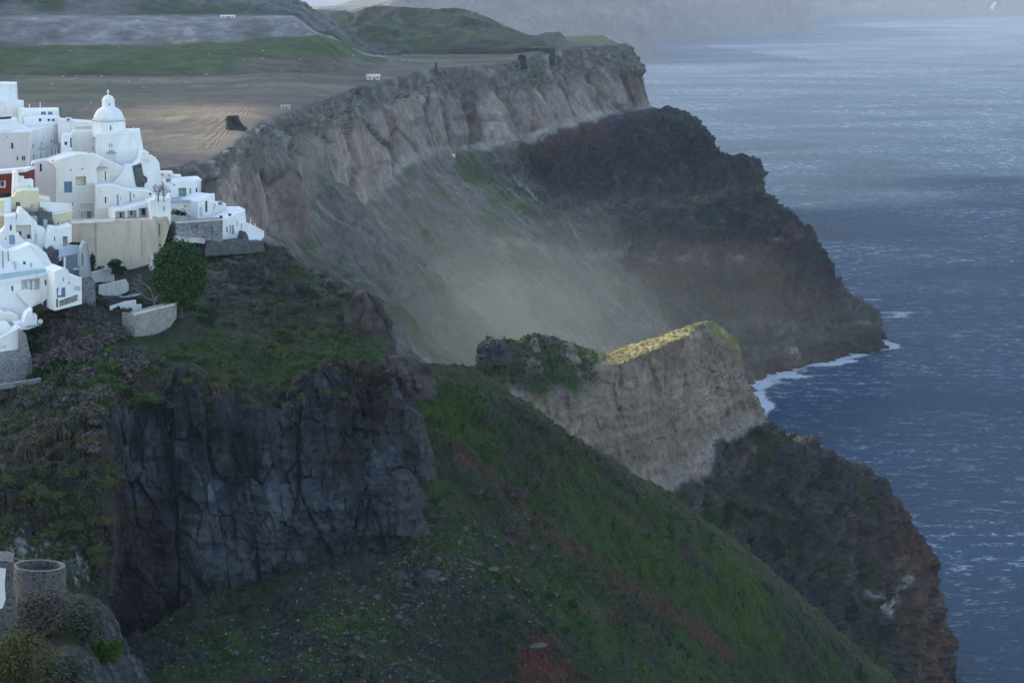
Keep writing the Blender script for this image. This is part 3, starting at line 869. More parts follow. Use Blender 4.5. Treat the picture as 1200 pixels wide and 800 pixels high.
def disp_plat(P, n, u, v):
    s = fbm(P, (.008, .012, .01), 4) * 2.4 + fbm(P, .06, 4) * .35
    P = P + np.array([0, 0, 1.0]) * (s * sstep(.8, 1.6, v))[:, None]
    return P


def col_plat(P, n, u, v):
    k = len(P)
    C = np.tile(SOIL * .8, (k, 1))
    C = mixc(C, (0.20, 0.15, 0.11), sstep(-.05, .25, fbm(P, (.006, .02, .02), 6, off=2)) * .9)
    C = mixc(C, (0.07, 0.068, 0.055), sstep(.0, .25, fbm(P, (.008, .02, .02), 6, off=12)) * .9)
    C = mixc(C, (0.06, 0.062, 0.048), sstep(.22, .36, fbm(P, .12, 4, off=92)) * .7)
    C = mixc(C, (0.075, 0.072, 0.062), blob(P, 255, 175, 0, 60, .8) * .7)
    C = mixc(C, (0.085, 0.105, 0.045), sstep(.0, .3, fbm(P, (.006, .02, .02), 4, off=22)) * .7 * sstep(2.2, 3, v))
    C = mixc(C, (0.075, 0.092, 0.042), sstep(10.5, 12, u) * sstep(2.4, 3.2, v) * .8)
    C = mixc(C, (0.11, 0.098, 0.086), sstep(1.6, 1.1, v) * sstep(-.2, .2, fbm(P, .05, 4, off=32)) * .7)
    return C


sheet('plateau', G, 2.0, disp_plat, col_plat, MT_plat, maxn=420)
flank('plateau_inland', G, disp_plat, col_plat, MT_plat, (200, 700, 1500), .02)

x1 = [-160, -60, 40, 140, 220, 290, 340, 372, 400, 430, 470]
bank0 = list(zip(x1, [92, 92, 92, 92, 91, 89, 86, 84, 82, 78, 72], [1200, 1200, 1200, 1200, 1206, 1218, 1232, 1244, 1262, 1300, 1360]))
bank1 = list(zip(x1, [57, 57, 57, 56, 54, 51, 47, 43, 52, 66, 71], [1262, 1262, 1262, 1264, 1268, 1274, 1282, 1292, 1318, 1350, 1390]))
bank2 = list(zip(x1, [53, 53, 53, 52, 50.5, 47.5, 43, 41, 51, 65, 70.5], [1276, 1276, 1276, 1278, 1282, 1288, 1296, 1306, 1332, 1362, 1402]))
sp1 = list(zip(x1, [22, 22, 21, 21, 20, 20, 20, 39, 50, 64, 70], [1330, 1330, 1330, 1332, 1336, 1342, 1350, 1330, 1345, 1374, 1414]))
sp2 = list(zip(x1, [19, 19, 18.5, 18.5, 18, 18, 18.5, 38, 49.5, 63.5, 69.7], [1350, 1350, 1350, 1352, 1356, 1362, 1368, 1350, 1360, 1388, 1424]))
up1 = list(zip(x1, [-34, -32, -30, -26, -20, -10, 13, 36, 49, 63, 69.5], [1420, 1420, 1420, 1420, 1422, 1424, 1400, 1370, 1375, 1400, 1434]))
G = rows(bank0, bank1, bank2, sp1, sp2, up1)
G = [shift(G[0], (0, -8, -8))] + G + [shift(G[-1], (0, 60, 2)), shift(G[-1], (0, 240, -60))]


def disp_bank(P, n, u, v):
    s = fbm(P, .02, 4) * 2.5 + fbm(P, .15, 4) * .8
    s = s + sstep(3.0, 3.3, v) * (sstep(4.0, 3.7, v)) * (ridged(P, (.06, .06, .02), 3) - .5) * 3
    s = s + sstep(5, 5.4, v) * (ridged(P, .03, 4) - .5) * 7
    flat = 1 - sstep(3.8, 4.0, v) * sstep(5.2, 5.0, v) * .8
    return P + np.array([0, 0, 1.0]) * (s * flat)[:, None]


def col_bank(P, n, u, v):
    k = len(P)
    C = np.tile(np.array((0.062, 0.084, 0.034)), (k, 1))
    C = mixc(C, (0.085, 0.088, 0.05), sstep(.0, .3, fbm(P, .03, 5, off=2)) * .8)
    br = sstep(1.5, 1.25, v + fbm(P, .01, 3) * .5) * sstep(4.2, 5.4, u)
    C = mixc(C, (0.135, 0.10, 0.08), br * .9)
    sp = sstep(2.6, 3.15, v + fbm(P, .02, 5) * .9)
    Sx = np.tile(np.array((0.215, 0.195, 0.18)), (k, 1))
    Sx = mixc(Sx, (0.15, 0.125, 0.11), sstep(-.05, .25, fbm(P, (.04, .04, .03), 5, off=5)) * .8)
    Sx = mixc(Sx, (0.33, 0.31, 0.29), sstep(.1, .35, fbm(P, (.06, .06, .03), 5, off=15)) * .7)
    C = C * (1 - sp[:, None]) + Sx * sp[:, None]
    uph = sstep(4.8, 5.1, v + fbm(P, .02, 3) * .3)
    Ux = mixc(np.tile(np.array((0.125, 0.12, 0.105)), (k, 1)), (0.062, 0.078, 0.045), sstep(.0, .2, fbm(P, .02, 4, off=25)))
    Ux = mixc(Ux, (0.07, 0.07, 0.065), sstep(.1, .3, fbm(P, .1, 4, off=35)) * .7)
    return C * (1 - uph[:, None]) + Ux * uph[:, None]


sheet('terraced_bank', G, 2.0, disp_bank, col_bank, MT_plat, maxn=360)
flank('terraces_inland', G, disp_bank, col_bank, MT_plat, (200, 700, 1500), .02)


def hill(name, crest, base, dz, c0, c1, amp=3.0, fr=.02):
    g1, g0 = rows(crest, base)
    m_ = [a * .5 + b * .5 + np.array([0, 0, dz]) for a, b in zip(g0, g1)]
    G = [shift(g0, (0, -6, -10)), g0, m_, g1, shift(g1, (0, 60, -4)), shift(g1, (0, 320, -60))]

    def dd(P, n, u, v):
        return P + np.array([0, 0, 1.0]) * ((fbm(P, fr, 4) * amp + (ridged(P, fr * 1.3, 4) - .5) * amp * 1.2 + fbm(P, fr * 8, 3) * amp * .2) * sstep(.8, 1.4, v) * sstep(3.6, 2.8, v))[:, None]

    def cc(P, n, u, v):
        C = np.tile(np.array(c0), (len(P), 1))
        C = mixc(C, c1, sstep(-.05, .25, fbm(P, fr, 5, off=5)))
        return mixc(C, (0.17, 0.15, 0.13), sstep(.18, .4, fbm(P, fr * 3, 4, off=15)) * .5)
    sheet(name, G, 2.0, dd, cc, MT_plat, maxn=300)


hx = [340, 375, 400, 425, 450, 480, 512, 545, 565, 590, 620, 650]
hill('green_hill', list(zip(hx, [58, 40, 24, 13, 7, 10, 12, 13, 18, 30, 41, 52], [1700] * 12)), list(zip(hx, [78, 76, 74, 71, 69, 68, 66, 64, 62, 60, 58, 57], [1440] * 12)), 2, (0.05, 0.056, 0.036), (0.062, 0.078, 0.036), 5)
hx = [280, 320, 345, 370, 395, 420, 450, 480, 520]
hill('hazy_hill', list(zip(hx, [34, 22, 14, 11, 13, 19, 30, 40, 50], [2500] * 9)), list(zip(hx, [60] * 9, [1900] * 9)), 0, (0.06, 0.068, 0.045), (0.075, 0.085, 0.05), 5)
hx = [600, 618, 630, 640, 648, 656, 662, 668, 676]
hill('rocky_hill', list(zip(hx, [57, 47, 42, 39, 38.5, 39.5, 44, 53, 57], [1590] * 9)), list(zip(hx, [61, 60, 59.5, 59, 59, 58.5, 58, 58, 58], [1535] * 9)), 1.5, (0.12, 0.105, 0.092), (0.085, 0.088, 0.06), 2, .05)


def far_cliff(name, xs, ytop, ysh, Y):
    shl = [W(x, y, F * H / (y + 73) * 1.0) * np.array([1, 1, 0]) for x, y in zip(xs, ysh)]
    tops = []
    for s_, yt in zip(shl, ytop):
        p = s_ + np.array([0, 140.0, 0])
        p[2] = H - (yt + 73) / F * p[1]
        tops.append(p)
    m_ = [a * .62 + b * .38 + np.array([0, -10, 0]) for a, b in zip(tops, shl)]
    G = [shift(shl, (0, -30, -30)), shl, m_, tops, shift(tops, (-100, 400, -6)), shift(tops, (-300, 1800, -120))]

    def dd(P, n, u, v):
        s = fbm(P, (.004, .004, .002), 4) * 70 + (ridged(P, .012, 4) - .5) * 26
        return P + np.array([0, -1.0, .15]) * (s * sstep(.9, 1.5, v) * sstep(3.8, 2.9, v))[:, None]

    def cc(P, n, u, v):
        C = np.tile(np.array((0.075, 0.066, 0.064)), (len(P), 1))
        C = mixc(C, (0.13, 0.11, 0.10), sstep(0, .3, fbm(P, (.003, .003, .02), 5)))
        return mixc(C, (0.03, 0.035, 0.02), sstep(2.9, 3.1, v))
    sheet(name, G, 2.5, dd, cc, MT_far, maxn=300)


far_cliff('far_cliff', [180, 300, 420, 500, 580, 660, 720, 750, 765, 764], [-20, 6, 8, -14, -36, -44, -46, -40, 0, 20], [70, 69, 68, 67, 66.5, 66, 66, 65.5, 65, 62], 5070)
far_cliff('farther_cliff', [640, 720, 780, 840, 900, 930, 948, 953, 951], [-40, -46, -50, -52, -54, -50, -30, -2, 10], [47, 45.5, 44, 40, 37, 35.5, 34, 33, 31], 6300)
far_cliff('farthest_coast', [760, 860, 940, 1020, 1100, 1200, 1300, 1420], [-52, -54, -50, -48, -46, -44, -42, -40], [24, 22, 20, 18, 16, 14, 12, 10], 8000)

# ---- near ground at the bottom left, under the round lookout
n1 = [(-80,700,150),(0,716,150),(40,708,150),(80,694,152),(110,702,154),(132,738,155),(150,772,155),(172,812,155),(190,860,155)]
n2 = [(-80,785,130),(0,795,130),(40,785,132),(78,775,134),(104,780,136),(122,795,138),(138,825,140),(155,865,142),(170,905,144)]
n3 = [(-90,930,105),(0,935,105),(40,925,107),(75,915,109),(100,915,111),(118,925,113),(132,945,115),(150,985,117),(165,1025,119)]
G = rows(n1, n2, n3)
G = [shift(G[0], (0, 14, -34)), shift(G[0], (0, 3, -1.2))] + G


def disp_near(P, n, u, v):
    s = fbm(P, .25, 4) * .8 + (ridged(P, .5, 4) - .5) * .6 * sstep(4, 5.5, u)
    return P + n * s[:, None]


def col_near(P, n, u, v):
    k = len(P)
    C = mixc(np.tile(np.array((0.05, 0.046, 0.038)), (k, 1)), GRASS * .8, sstep(-.1, .2, fbm(P, .3, 4)))
    rk = mixc(np.tile(np.array((0.055, 0.055, 0.06)), (k, 1)), (0.13, 0.13, 0.135), sstep(.0, .35, fbm(P, (.9, .9, .25), 5, off=3)))
    m_ = sstep(3.9, 5.0, u + fbm(P, .3, 3))
    return (C * (1 - m_[:, None]) + rk * m_[:, None]) * .6


sheet('near_ground', G, 2.2, disp_near, col_near, MT_near)
# ---- the sea
def build_sea():
    ys = np.concatenate([np.geomspace(480, 3000, 260), np.geomspace(3030, 9500, 110), np.geomspace(9900, 40000, 12)])
    xs = np.concatenate([np.linspace(-1, 0.02, 14), np.linspace(0.03, 0.26, 240), np.linspace(.28, 1, 12)])
    X = xs[None, :] * ys[:, None]
    Y = np.repeat(ys[:, None], len(xs), 1)
    P = np.stack([X, Y, np.zeros_like(X)], -1).reshape(-1, 3)
    coast = [np.array([x, y, 0.0]) for x, y in shx[5:]] + [np.array([228, 1500, 0.])]
    d = near_line(P, coast)
    wob = fbm(P, (.02, .02, .02), 4) * 16
    foam = np.exp(-(np.maximum(0, d + wob - 3) / 7.5) ** 1.2) * (.85 + .5 * fbm(P, (.015, .015, .01), 3, off=4))
    # surge thrown off the point and out in front of the landing
    for (px, py, r, a) in [(1048, 366, 26, .46), (1022, 350, 12, .5), (965, 425, 20, .7), (930, 440, 18, .62), (905, 450, 14, .5)]:
        c = W(px, py, F * H / (py + 73))
        q = P - c
        dd = np.sqrt((q[:, 0] / (r * .8)) ** 2 + (q[:, 1] / (r * 1.1)) ** 2)
        foam = np.maximum(foam, a * sstep(1.3, .2, dd + fbm(P, (.03, .08, .05), 5) * 2.0))
    for yy, x0, x1 in [(66, 700, 800), (44, 765, 860), (35, 860, 955), (17, 950, 1200)]:
        pass
    me = bpy.data.meshes.new('sea')
    nv, nu = X.shape
    idx = np.arange(nu * nv).reshape(nv, nu)
    q = np.stack([idx[:-1, :-1], idx[:-1, 1:], idx[1:, 1:], idx[1:, :-1]], -1).reshape(-1, 4)
    me.from_pydata(P.tolist(), [], q.tolist())
    at = me.color_attributes.new('Col', 'FLOAT_COLOR', 'POINT')
    at.data.foreach_set('color', np.repeat(np.clip(foam, 0, 1)[:, None], 4, 1).astype(np.float32).ravel())
    m, nt, b = newmat('sea_water')
    a = N(nt, 'ShaderNodeAttribute', attribute_name='Col')
    # waves: crests lie across the wind, which blows along the view
    w1 = noise_node(nt, mapped(nt, (.045, .11, .1)), 1.0, 7, 0.66, 0.5)
    w2 = noise_node(nt, mapped(nt, (.007, .016, .01)), 1.0, 4, 0.55, 0.3)
    w3 = noise_node(nt, mapped(nt, (.16, .5, .3)), 1.0, 5, 0.65, 0.3)
    gust = noise_node(nt, mapped(nt, (.004, .006, .002)), 1.0, 5, 0.55, 0.4)
    hsum = N(nt, 'ShaderNodeMath', operation='MULTIPLY_ADD')
    nt.links.new(w2, hsum.inputs[0]); hsum.inputs[1].default_value = 1.6
    nt.links.new(w1, hsum.inputs[2])
    h2 = N(nt, 'ShaderNodeMath', operation='MULTIPLY_ADD')
    nt.links.new(w3, h2.inputs[0]); h2.inputs[1].default_value = 0.8
    nt.links.new(hsum.outputs[0], h2.inputs[2])
    bp = N(nt, 'ShaderNodeBump', Strength=1.0, Distance=SEA_BUMP)
    nt.links.new(h2.outputs[0], bp.inputs['Height'])
    base = mixnode(nt, (0.010, 0.043, 0.094), (0.023, 0.086, 0.165), ramp(nt, gust, [(.35, 0.), (.65, 1.)]))
    # whitecaps
    c1_ = noise_node(nt, mapped(nt, (.08, .12, .1)), 1.0, 4, 0.6, 0.6)
    c2_ = noise_node(nt, mapped(nt, (.30, .8, .4)), 1.0, 4, 0.7, 0.5)
    k1 = ramp(nt, c1_, [(.515, 0.), (.60, 1.)])
    k2 = ramp(nt, c2_, [(.52, 0.), (.58, 1.)])
    caps = mixnode(nt, k1, k2, 1.0, 'MULTIPLY')
    gsel = ramp(nt, gust, [(.42, .25), (.62, 1.)])
    caps = mixnode(nt, caps, gsel, 1.0, 'MULTIPLY')
    fz = noise_node(nt, mapped(nt, (.5, .4, .5)), 1.0, 8, 0.8, 1.2)
    fsum = N(nt, 'ShaderNodeMath', operation='ADD')
    nt.links.new(a.outputs['Color'], fsum.inputs[0])
    nt.links.new(fz, fsum.inputs[1])
    fm = ramp(nt, fsum.outputs[0], [(.88, 0.), (1.40, .95)])
    white = N(nt, 'ShaderNodeMath', operation='MAXIMUM')
    nt.links.new(caps, white.inputs[0])
    nt.links.new(fm, white.inputs[1])
    c = mixnode(nt, base, (0.80, 0.82, 0.84), white.outputs[0])
    # choppy water: mostly the deep colour of the water itself, with a limited share of sky mirrored by the facets
    df = N(nt, 'ShaderNodeBsdfDiffuse')
    gl = N(nt, 'ShaderNodeBsdfGlossy', Roughness=0.28)
    fr = N(nt, 'ShaderNodeFresnel', IOR=1.33)
    fk = N(nt, 'ShaderNodeMath', operation='MULTIPLY_ADD')
    nt.links.new(fr.outputs[0], fk.inputs[0]); fk.inputs[1].default_value = .20; fk.inputs[2].default_value = .02
    fm2 = N(nt, 'ShaderNodeMath', operation='SUBTRACT', use_clamp=True)
    nt.links.new(fk.outputs[0], fm2.inputs[0]); nt.links.new(white.outputs[0], fm2.inputs[1])
    mx = N(nt, 'ShaderNodeMixShader')
    nt.links.new(c, df.inputs['Color'])
    for s_ in (df, gl, fr): nt.links.new(bp.outputs['Normal'], s_.inputs['Normal'])
    nt.links.new(fm2.outputs[0], mx.inputs[0])
    nt.links.new(df.outputs[0], mx.inputs[1]); nt.links.new(gl.outputs[0], mx.inputs[2])
    nt.links.new(mx.outputs[0], nt.nodes['Material Output'].inputs['Surface'])
    nt.nodes.remove(b)
    me.materials.append(m)
    o = bpy.data.objects.new('sea', me)
    COL.objects.link(o)
    tag(o, kind='structure')


SEA_BUMP = 7.0
build_sea()

# ---- light
SUN_EL, SUN_AZ = R(21.0), R(-50.0)      # low sun ahead and to the left, over the land
wd = bpy.data.worlds.new('World')
SC.world = wd
wd.use_nodes = True
nt = wd.node_tree
bg = nt.nodes['Background']
sky = nt.nodes.new('ShaderNodeTexSky')
sky.sky_type = 'NISHITA'
sky.sun_disc = False
sky.sun_elevation = SUN_EL
sky.sun_rotation = SUN_AZ
sky.air_density = 1.0
sky.dust_density = 1.6
sky.ozone_density = 1.0
nt.links.new(sky.outputs[0], bg.inputs['Color'])
bg.inputs['Strength'].default_value = 0.15
sl = bpy.data.lights.new('sun', 'SUN')
sl.energy = 3.0
sl.angle = R(0.8)
sl.color = (1.0, 0.86, 0.68)
so = bpy.data.objects.new('sun', sl)
COL.objects.link(so)
so.location = (-400, 800, 600)
dirv = Vector((math.sin(SUN_AZ) * math.cos(SUN_EL), math.cos(SUN_AZ) * math.cos(SUN_EL), math.sin(SUN_EL)))
so.rotation_euler = dirv.to_track_quat('Z', 'Y').to_euler()

# ---- unseen cloud bank added to shade the land, with a gap cut for the sun
def build_shade_cloud():
    z0 = 1000.0
    k = (z0 - 180) / math.tan(SUN_EL)
    ox, oy = math.sin(SUN_AZ) * k, math.cos(SUN_AZ) * k
    pts = [(-1000, -100), (600, -100), (900, 700), (900, 2350), (-500, 2900), (-1500, 1700), (-1500, 700), (-1000, 200)]
    gap = [(-62, 430), (12, 438), (-5, 640), (10, 780), (-55, 840), (-150, 1110), (-225, 1090), (-220, 990), (-112, 640)]
    st = 12.0
    gx, gy = np.meshgrid(np.arange(-1600, 960, st), np.arange(-180, 3000, st))
    gx, gy = gx.ravel(), gy.ravel()
    wp = np.stack([gx, gy, gx * 0], 1)
    qx = gx + fbm(wp, .010, 4, off=1) * 16
    qy = gy + fbm(wp, .010, 4, off=7) * 16
    qy = qy + (fbm(wp, .0028, 4, off=21) * 700 + 60) * sstep(1300, 2100, gy)
    ins = np.zeros(len(gx), bool)
    dist = np.full(len(gx), 1e9)
    for (ax, ay), (bx, by) in list(zip(pts, pts[1:] + pts[:1])) + list(zip(gap, gap[1:] + gap[:1])):
        with np.errstate(divide='ignore', invalid='ignore'):
            cr = ((ay > qy) != (by > qy)) & (qx < (bx - ax) * (qy - ay) / (by - ay + 1e-9) + ax)
        ins ^= cr
        L2 = (bx - ax) ** 2 + (by - ay) ** 2
        tt = np.clip(((qx - ax) * (bx - ax) + (qy - ay) * (by - ay)) / L2, 0, 1)
        dist = np.minimum(dist, np.hypot(qx - ax - tt * (bx - ax), qy - ay - tt * (by - ay)))
    hgt = np.where(ins, np.sqrt(np.clip(dist / 120, 0, 1)) * 90 * (1 + .6 * fbm(wp, .012, 4, off=3)) + 6, 0)
    nx = len(np.arange(-1600, 960, st))
    ny = len(gx) // nx
    okc = ins.reshape(ny, nx)
    idx = np.arange(nx * ny).reshape(ny, nx)
    full = okc[:-1, :-1] & okc[1:, :-1] & okc[:-1, 1:] & okc[1:, 1:]
    quad = np.stack([idx[:-1, :-1], idx[:-1, 1:], idx[1:, 1:], idx[1:, :-1]], -1)[full]
    nV = nx * ny
    P = np.concatenate([np.stack([gx + ox, gy + oy, z0 + hgt], 1), np.stack([gx + ox, gy + oy, z0 - hgt * .15 + 4 * fbm(wp, .02, 3)], 1)])
    used = np.unique(quad)
    remap = np.full(2 * nV, -1)
    allu = np.concatenate([used, used + nV])
    remap[allu] = np.arange(len(allu))
    P = P[allu]
    q = np.concatenate([remap[quad], remap[quad + nV][:, ::-1]]).tolist()
    me = bpy.data.meshes.new('shade_cloud')
    me.from_pydata(P.tolist(), [], q)
    me.polygons.foreach_set('use_smooth', [True] * len(me.polygons))
    me.materials.append(plain_mat('shade_cloud_white', (0.85, 0.85, 0.86), 1.0, .05, .01, 0))
    o = bpy.data.objects.new('shade_cloud', me)
    COL.objects.link(o)
    tag(o, kind='structure')


build_shade_cloud()

# ---- the hazy air
def box_mesh(name, lo, hi, mat):
    bm = bmesh.new()
    bmesh.ops.create_cube(bm, size=1)
    lo, hi = Vector(lo), Vector(hi)
    for v in bm.verts:
        v.co = Vector([(lo[i] + hi[i]) / 2 + v.co[i] * (hi[i] - lo[i]) for i in range(3)])
    return bm_obj(name, bm, mat)


hm = bpy.data.materials.new('hazy_air')
hm.use_nodes = True
nt = hm.node_tree
nt.nodes.remove(nt.nodes['Principled BSDF'])
pv = nt.nodes.new('ShaderNodeVolumePrincipled')
pv.inputs['Color'].default_value = (0.55, 0.64, 0.78, 1)
pv.inputs['Density'].default_value = HAZE
pv.inputs['Anisotropy'].default_value = 0.0
nt.links.new(pv.outputs[0], nt.nodes['Material Output'].inputs['Volume'])
hz = box_mesh('haze', (-3500, -30, -95), (4500, 10500, 268), hm)
tag(hz, kind='stuff')
mm = bpy.data.materials.new('sea_mist')
mm.use_nodes = True
nt = mm.node_tree
nt.nodes.remove(nt.nodes['Principled BSDF'])
pv = nt.nodes.new('ShaderNodeVolumePrincipled')
pv.inputs['Color'].default_value = (0.46, 0.58, 0.76, 1)
pv.inputs['Density'].default_value = 0.00006
pv.inputs['Anisotropy'].default_value = 0.0
nt.links.new(pv.outputs[0], nt.nodes['Material Output'].inputs['Volume'])
bm = bmesh.new()
bmesh.ops.create_icosphere(bm, subdivisions=5, radius=1)
for v in bm.verts:
    v.co = Vector((100 + v.co.x * 2800, 5600 + v.co.y * 3300, 60 + v.co.z * 200))
tag(bm_obj('mist', bm, mm, smooth=True), kind='stuff')

SC.view_settings.view_transform = 'Standard'
SC.view_settings.look = 'None'
SC.view_settings.exposure = EXPO
SC.view_settings.gamma = 1.0
SC.render.resolution_x = 1024
SC.render.resolution_y = 682
SC.render.engine = 'CYCLES'
# ================================================================== VILLAGE
M['skylit_edge'] = plaster_mat('skylit_edge_whitewash', (0.84, 0.83, 0.81), amt=0.15)  # brighter white that puts caught sky light into the wall-top edges
class Plane:
    """upright plane through a place, turned by yaw degrees (positive faces the sea)"""
    def __init__(s, ref, yaw):
        px, py, Y = ref
        s.o = WV(px, py, yr(Y))
        a = R(yaw)
        s.u = Vector((math.cos(a), math.sin(a), 0))
        s.n = Vector((math.sin(a), -math.cos(a), 0))

    def hit(s, px, py, off=0.0):
        d = Vector(ray(px, py))
        c = Vector(CAM)
        return c + d * ((s.o + s.n * off - c).dot(s.n) / d.dot(s.n))

    def rect(s, x0, y0, x1, y1):
        xc, yc = (x0 + x1) / 2, (y0 + y1) / 2
        a, b = s.hit(x0, yc), s.hit(x1, yc)
        zt, zb = s.hit(xc, y0).z, s.hit(xc, y1).z
        return [Vector((a.x, a.y, zb)), Vector((b.x, b.y, zb)), Vector((b.x, b.y, zt)), Vector((a.x, a.y, zt))]


def prism(bm, outline, back, holes=()):
    """solid from an outline pushed back; each hole is a recess (pts, depth) cut into the front"""
    polys = [outline] + [h[0] for h in holes]
    flat = [p for q in polys for p in q]
    fv = [bm.verts.new(p) for p in flat]
    for t in tessellate_polygon(polys):
        try: bm.faces.new([fv[i] for i in t])
        except ValueError: pass
    n = len(outline)
    bv = [bm.verts.new(p + back) for p in outline]
    for i in range(n):
        j = (i + 1) % n
        bm.faces.new((fv[i], fv[j], bv[j], bv[i]))
    for t in tessellate_polygon([outline]):
        try: bm.faces.new([bv[i] for i in t])
        except ValueError: pass
    k = n
    bn = back.normalized()
    for pts, dep in holes:
        m_ = len(pts)
        iv = [bm.verts.new(p + bn * dep) for p in pts]
        for i in range(m_):
            j = (i + 1) % m_
            bm.faces.new((fv[k + i], fv[k + j], iv[j], iv[i]))
        bm.faces.new(iv)
        k += m_


def quadbox(bm, pts, n, t):
    """box from four coplanar corners, thickness t along -n"""
    prism(bm, [p.copy() for p in pts], -n * t)


def lerp_rect(r, a0, b0, a1, b1):
    f = lambda a, b: r[0] + (r[1] - r[0]) * a + (r[3] - r[0]) * b
    return [f(a0, b0), f(a1, b0), f(a1, b1), f(a0, b1)]


def add_window(pl, r, parent, loc, kind):
    w = (r[1] - r[0]).length
    h = (r[3] - r[0]).length
    o = -pl.n * 0.10
    q = [p + o for p in r]
    if kind in 'dDgG':
        bm = bmesh.new()
        quadbox(bm, [p + pl.n * 0.03 for p in q], pl.n, 0.08)
        mt = {'d': 'greydoor', 'D': 'bluedoor', 'g': 'greendoor', 'G': 'darkwood'}[kind]
        ob = bm_obj('door', bm, M[mt], parent, loc)
        bm = bmesh.new()
        quadbox(bm, lerp_rect([p + pl.n * 0.07 for p in q], .80, .44, .88, .52), pl.n, 0.03)
        bm_obj('handle', bm, M['darkmetal'], ob, loc)
        return
    bm = bmesh.new()
    fx, fy = min(.3, 0.08 / max(w, .2)), min(.3, 0.08 / max(h, .2))
    e = pl.n * 0.05
    qq = [p + e for p in q]
    for a in ((0, 0, 1, fy), (0, 1 - fy, 1, 1), (0, fy, fx, 1 - fy), (1 - fx, fy, 1, 1 - fy)):
        quadbox(bm, lerp_rect(qq, *a), pl.n, 0.06)
    if w > 0.75: quadbox(bm, lerp_rect(qq, .5 - fx * .4, fy, .5 + fx * .4, 1 - fy), pl.n, 0.05)
    fo = bm_obj('window', bm, M['greyframe' if kind in 'b' else 'frame'], parent, loc)
    bm = bmesh.new()
    quadbox(bm, lerp_rect(q, fx * .5, fy * .5, 1 - fx * .5, 1 - fy * .5), pl.n, 0.02)
    bm_obj('pane', bm, M['blueglass' if kind == 'b' else 'paleglass' if kind == 'p' else 'glass'], fo, loc)


DEPTH_OF = dict(w=.2, b=.2, p=.2, d=.2, D=.2, g=.2, G=.2, n=.35, s=.5, o=1.7)


def build_face(pl, poly, depth, mat, parent, loc, wins=(), name='wall', off=0.0):
    bm = bmesh.new()
    out = [pl.hit(x, y, off) for x, y in poly]
    holes = []
    kids = []
    for w in wins:
        r = pl.rect(*w[:4])
        if off: r = [p + pl.n * off for p in r]
        holes.append((r, DEPTH_OF[w[4]]))
        if w[4] in 'wbpdDgG': kids.append((r, w[4]))
    prism(bm, out, -pl.n * depth, holes)
    ob = bm_obj(name, bm, M[mat], parent, loc)
    for r, k in kids: add_window(pl, r, parent, loc, k)
    return ob


COPED = dict(white='skylit_edge', white2='skylit_edge', cream='skylit_edge', pink='skylit_edge', yellow='skylit_edge', ochre='skylit_edge', red='skylit_edge')


def house(label, ref, yaw, poly, mat='white', depth=6.0, wins=(), parts=(), name='white_house', cat='house', group='houses of the village on the cliff', wall='wall', snap=None):
    pl = Plane(ref, yaw)
    if snap: pl.o = Vector(ground_hit(*snap, ['village_hill'])[0]) - pl.n * .2
    base = [pl.hit(x, y) for x, y in poly]
    zb = min(p.z for p in base)
    cx = sum((p for p in base), Vector()) / len(base)
    loc = (cx.x, cx.y, zb)
    e = empty(name, loc, label, cat, group)
    build_face(pl, poly, depth, mat, e, loc, wins, wall)
    if cat in ('house', 'church') and mat in COPED:
        for (xa, ya), (xb, yb) in zip(poly, poly[1:] + poly[:1]):
            if xa - xb > 1.5 and abs(ya - yb) < .8 * (xa - xb) and (ya + yb) / 2 < sum(y for _, y in poly) / len(poly):
                a, b = pl.hit(xa, ya), pl.hit(xb, yb)
                o1, o2 = pl.n * .05, Vector((0, 0, .16))
                bm = bmesh.new()
                quadbox(bm, [b + o1 - o2, a + o1 - o2, a + o1 + o2 * .6, b + o1 + o2 * .6], pl.n, .3)
                bm_obj('coping', bm, M[COPED[mat]], e, loc)
    for p in parts:
        kind = p.get('kind', 'face')
        q = Plane(p['ref'], p['yaw']) if 'ref' in p else pl
        off = p.get('off', 0.0)
        if kind == 'face':
            build_face(q, p['poly'], p.get('depth', .2), p['mat'], e, loc, p.get('wins', ()), p['name'], off)
        elif kind == 'rail':
            x0, y0, x1, y1 = p['box']
            r = [q.hit(x0, y1, off), q.hit(x1, p.get('y1b', y1), off), q.hit(x1, p.get('y0b', y0), off), q.hit(x0, y0, off)]
            bm = bmesh.new()
            k = p.get('n', 8)
            for i in range(k + 1):
                a = i / k
                quadbox(bm, lerp_rect(r, max(0, a - .15 / k), 0, min(1, a + .15 / k), 1), q.n, .05)
            quadbox(bm, lerp_rect([v + q.n * .01 for v in r], 0, .9, 1, 1), q.n, .08)
            bm_obj(p['name'], bm, M[p['mat']], e, loc)
        elif kind == 'pole':
            x, y0, y1 = p['x'], p['y0'], p['y1']
            a, b = q.hit(x, y1, off), q.hit(x, y0, off)
            a.x, a.y = b.x, b.y
            bm = bmesh.new()
            r = p.get('r', .09)
            bmesh.ops.create_cone(bm, cap_ends=True, segments=8, radius1=r, radius2=r * .75, depth=(b - a).length)
            bmesh.ops.translate(bm, verts=bm.verts, vec=(a + b) / 2)
            bm_obj(p['name'], bm, M[p['mat']], e, loc)
    return e


def F_(name, mat, poly, depth=.2, off=0.0, wins=(), **kw):
    return dict(name=name, mat=mat, poly=poly, depth=depth, off=off, wins=wins, **kw)


def pole(x, y0, y1, off=-.6, mat='metal', name='mast', r=.10):
    return dict(kind='pole', name=name, x=x, y0=y0, y1=y1, off=off, mat=mat, r=r)


def rail(box, n=8, off=.25, mat='metal', name='railing', **kw):
    return dict(kind='rail', name=name, box=box, n=n, off=off, mat=mat, **kw)


def rc(x0, y0, x1, y1):
    return [(x0, y1), (x1, y1), (x1, y0), (x0, y0)]


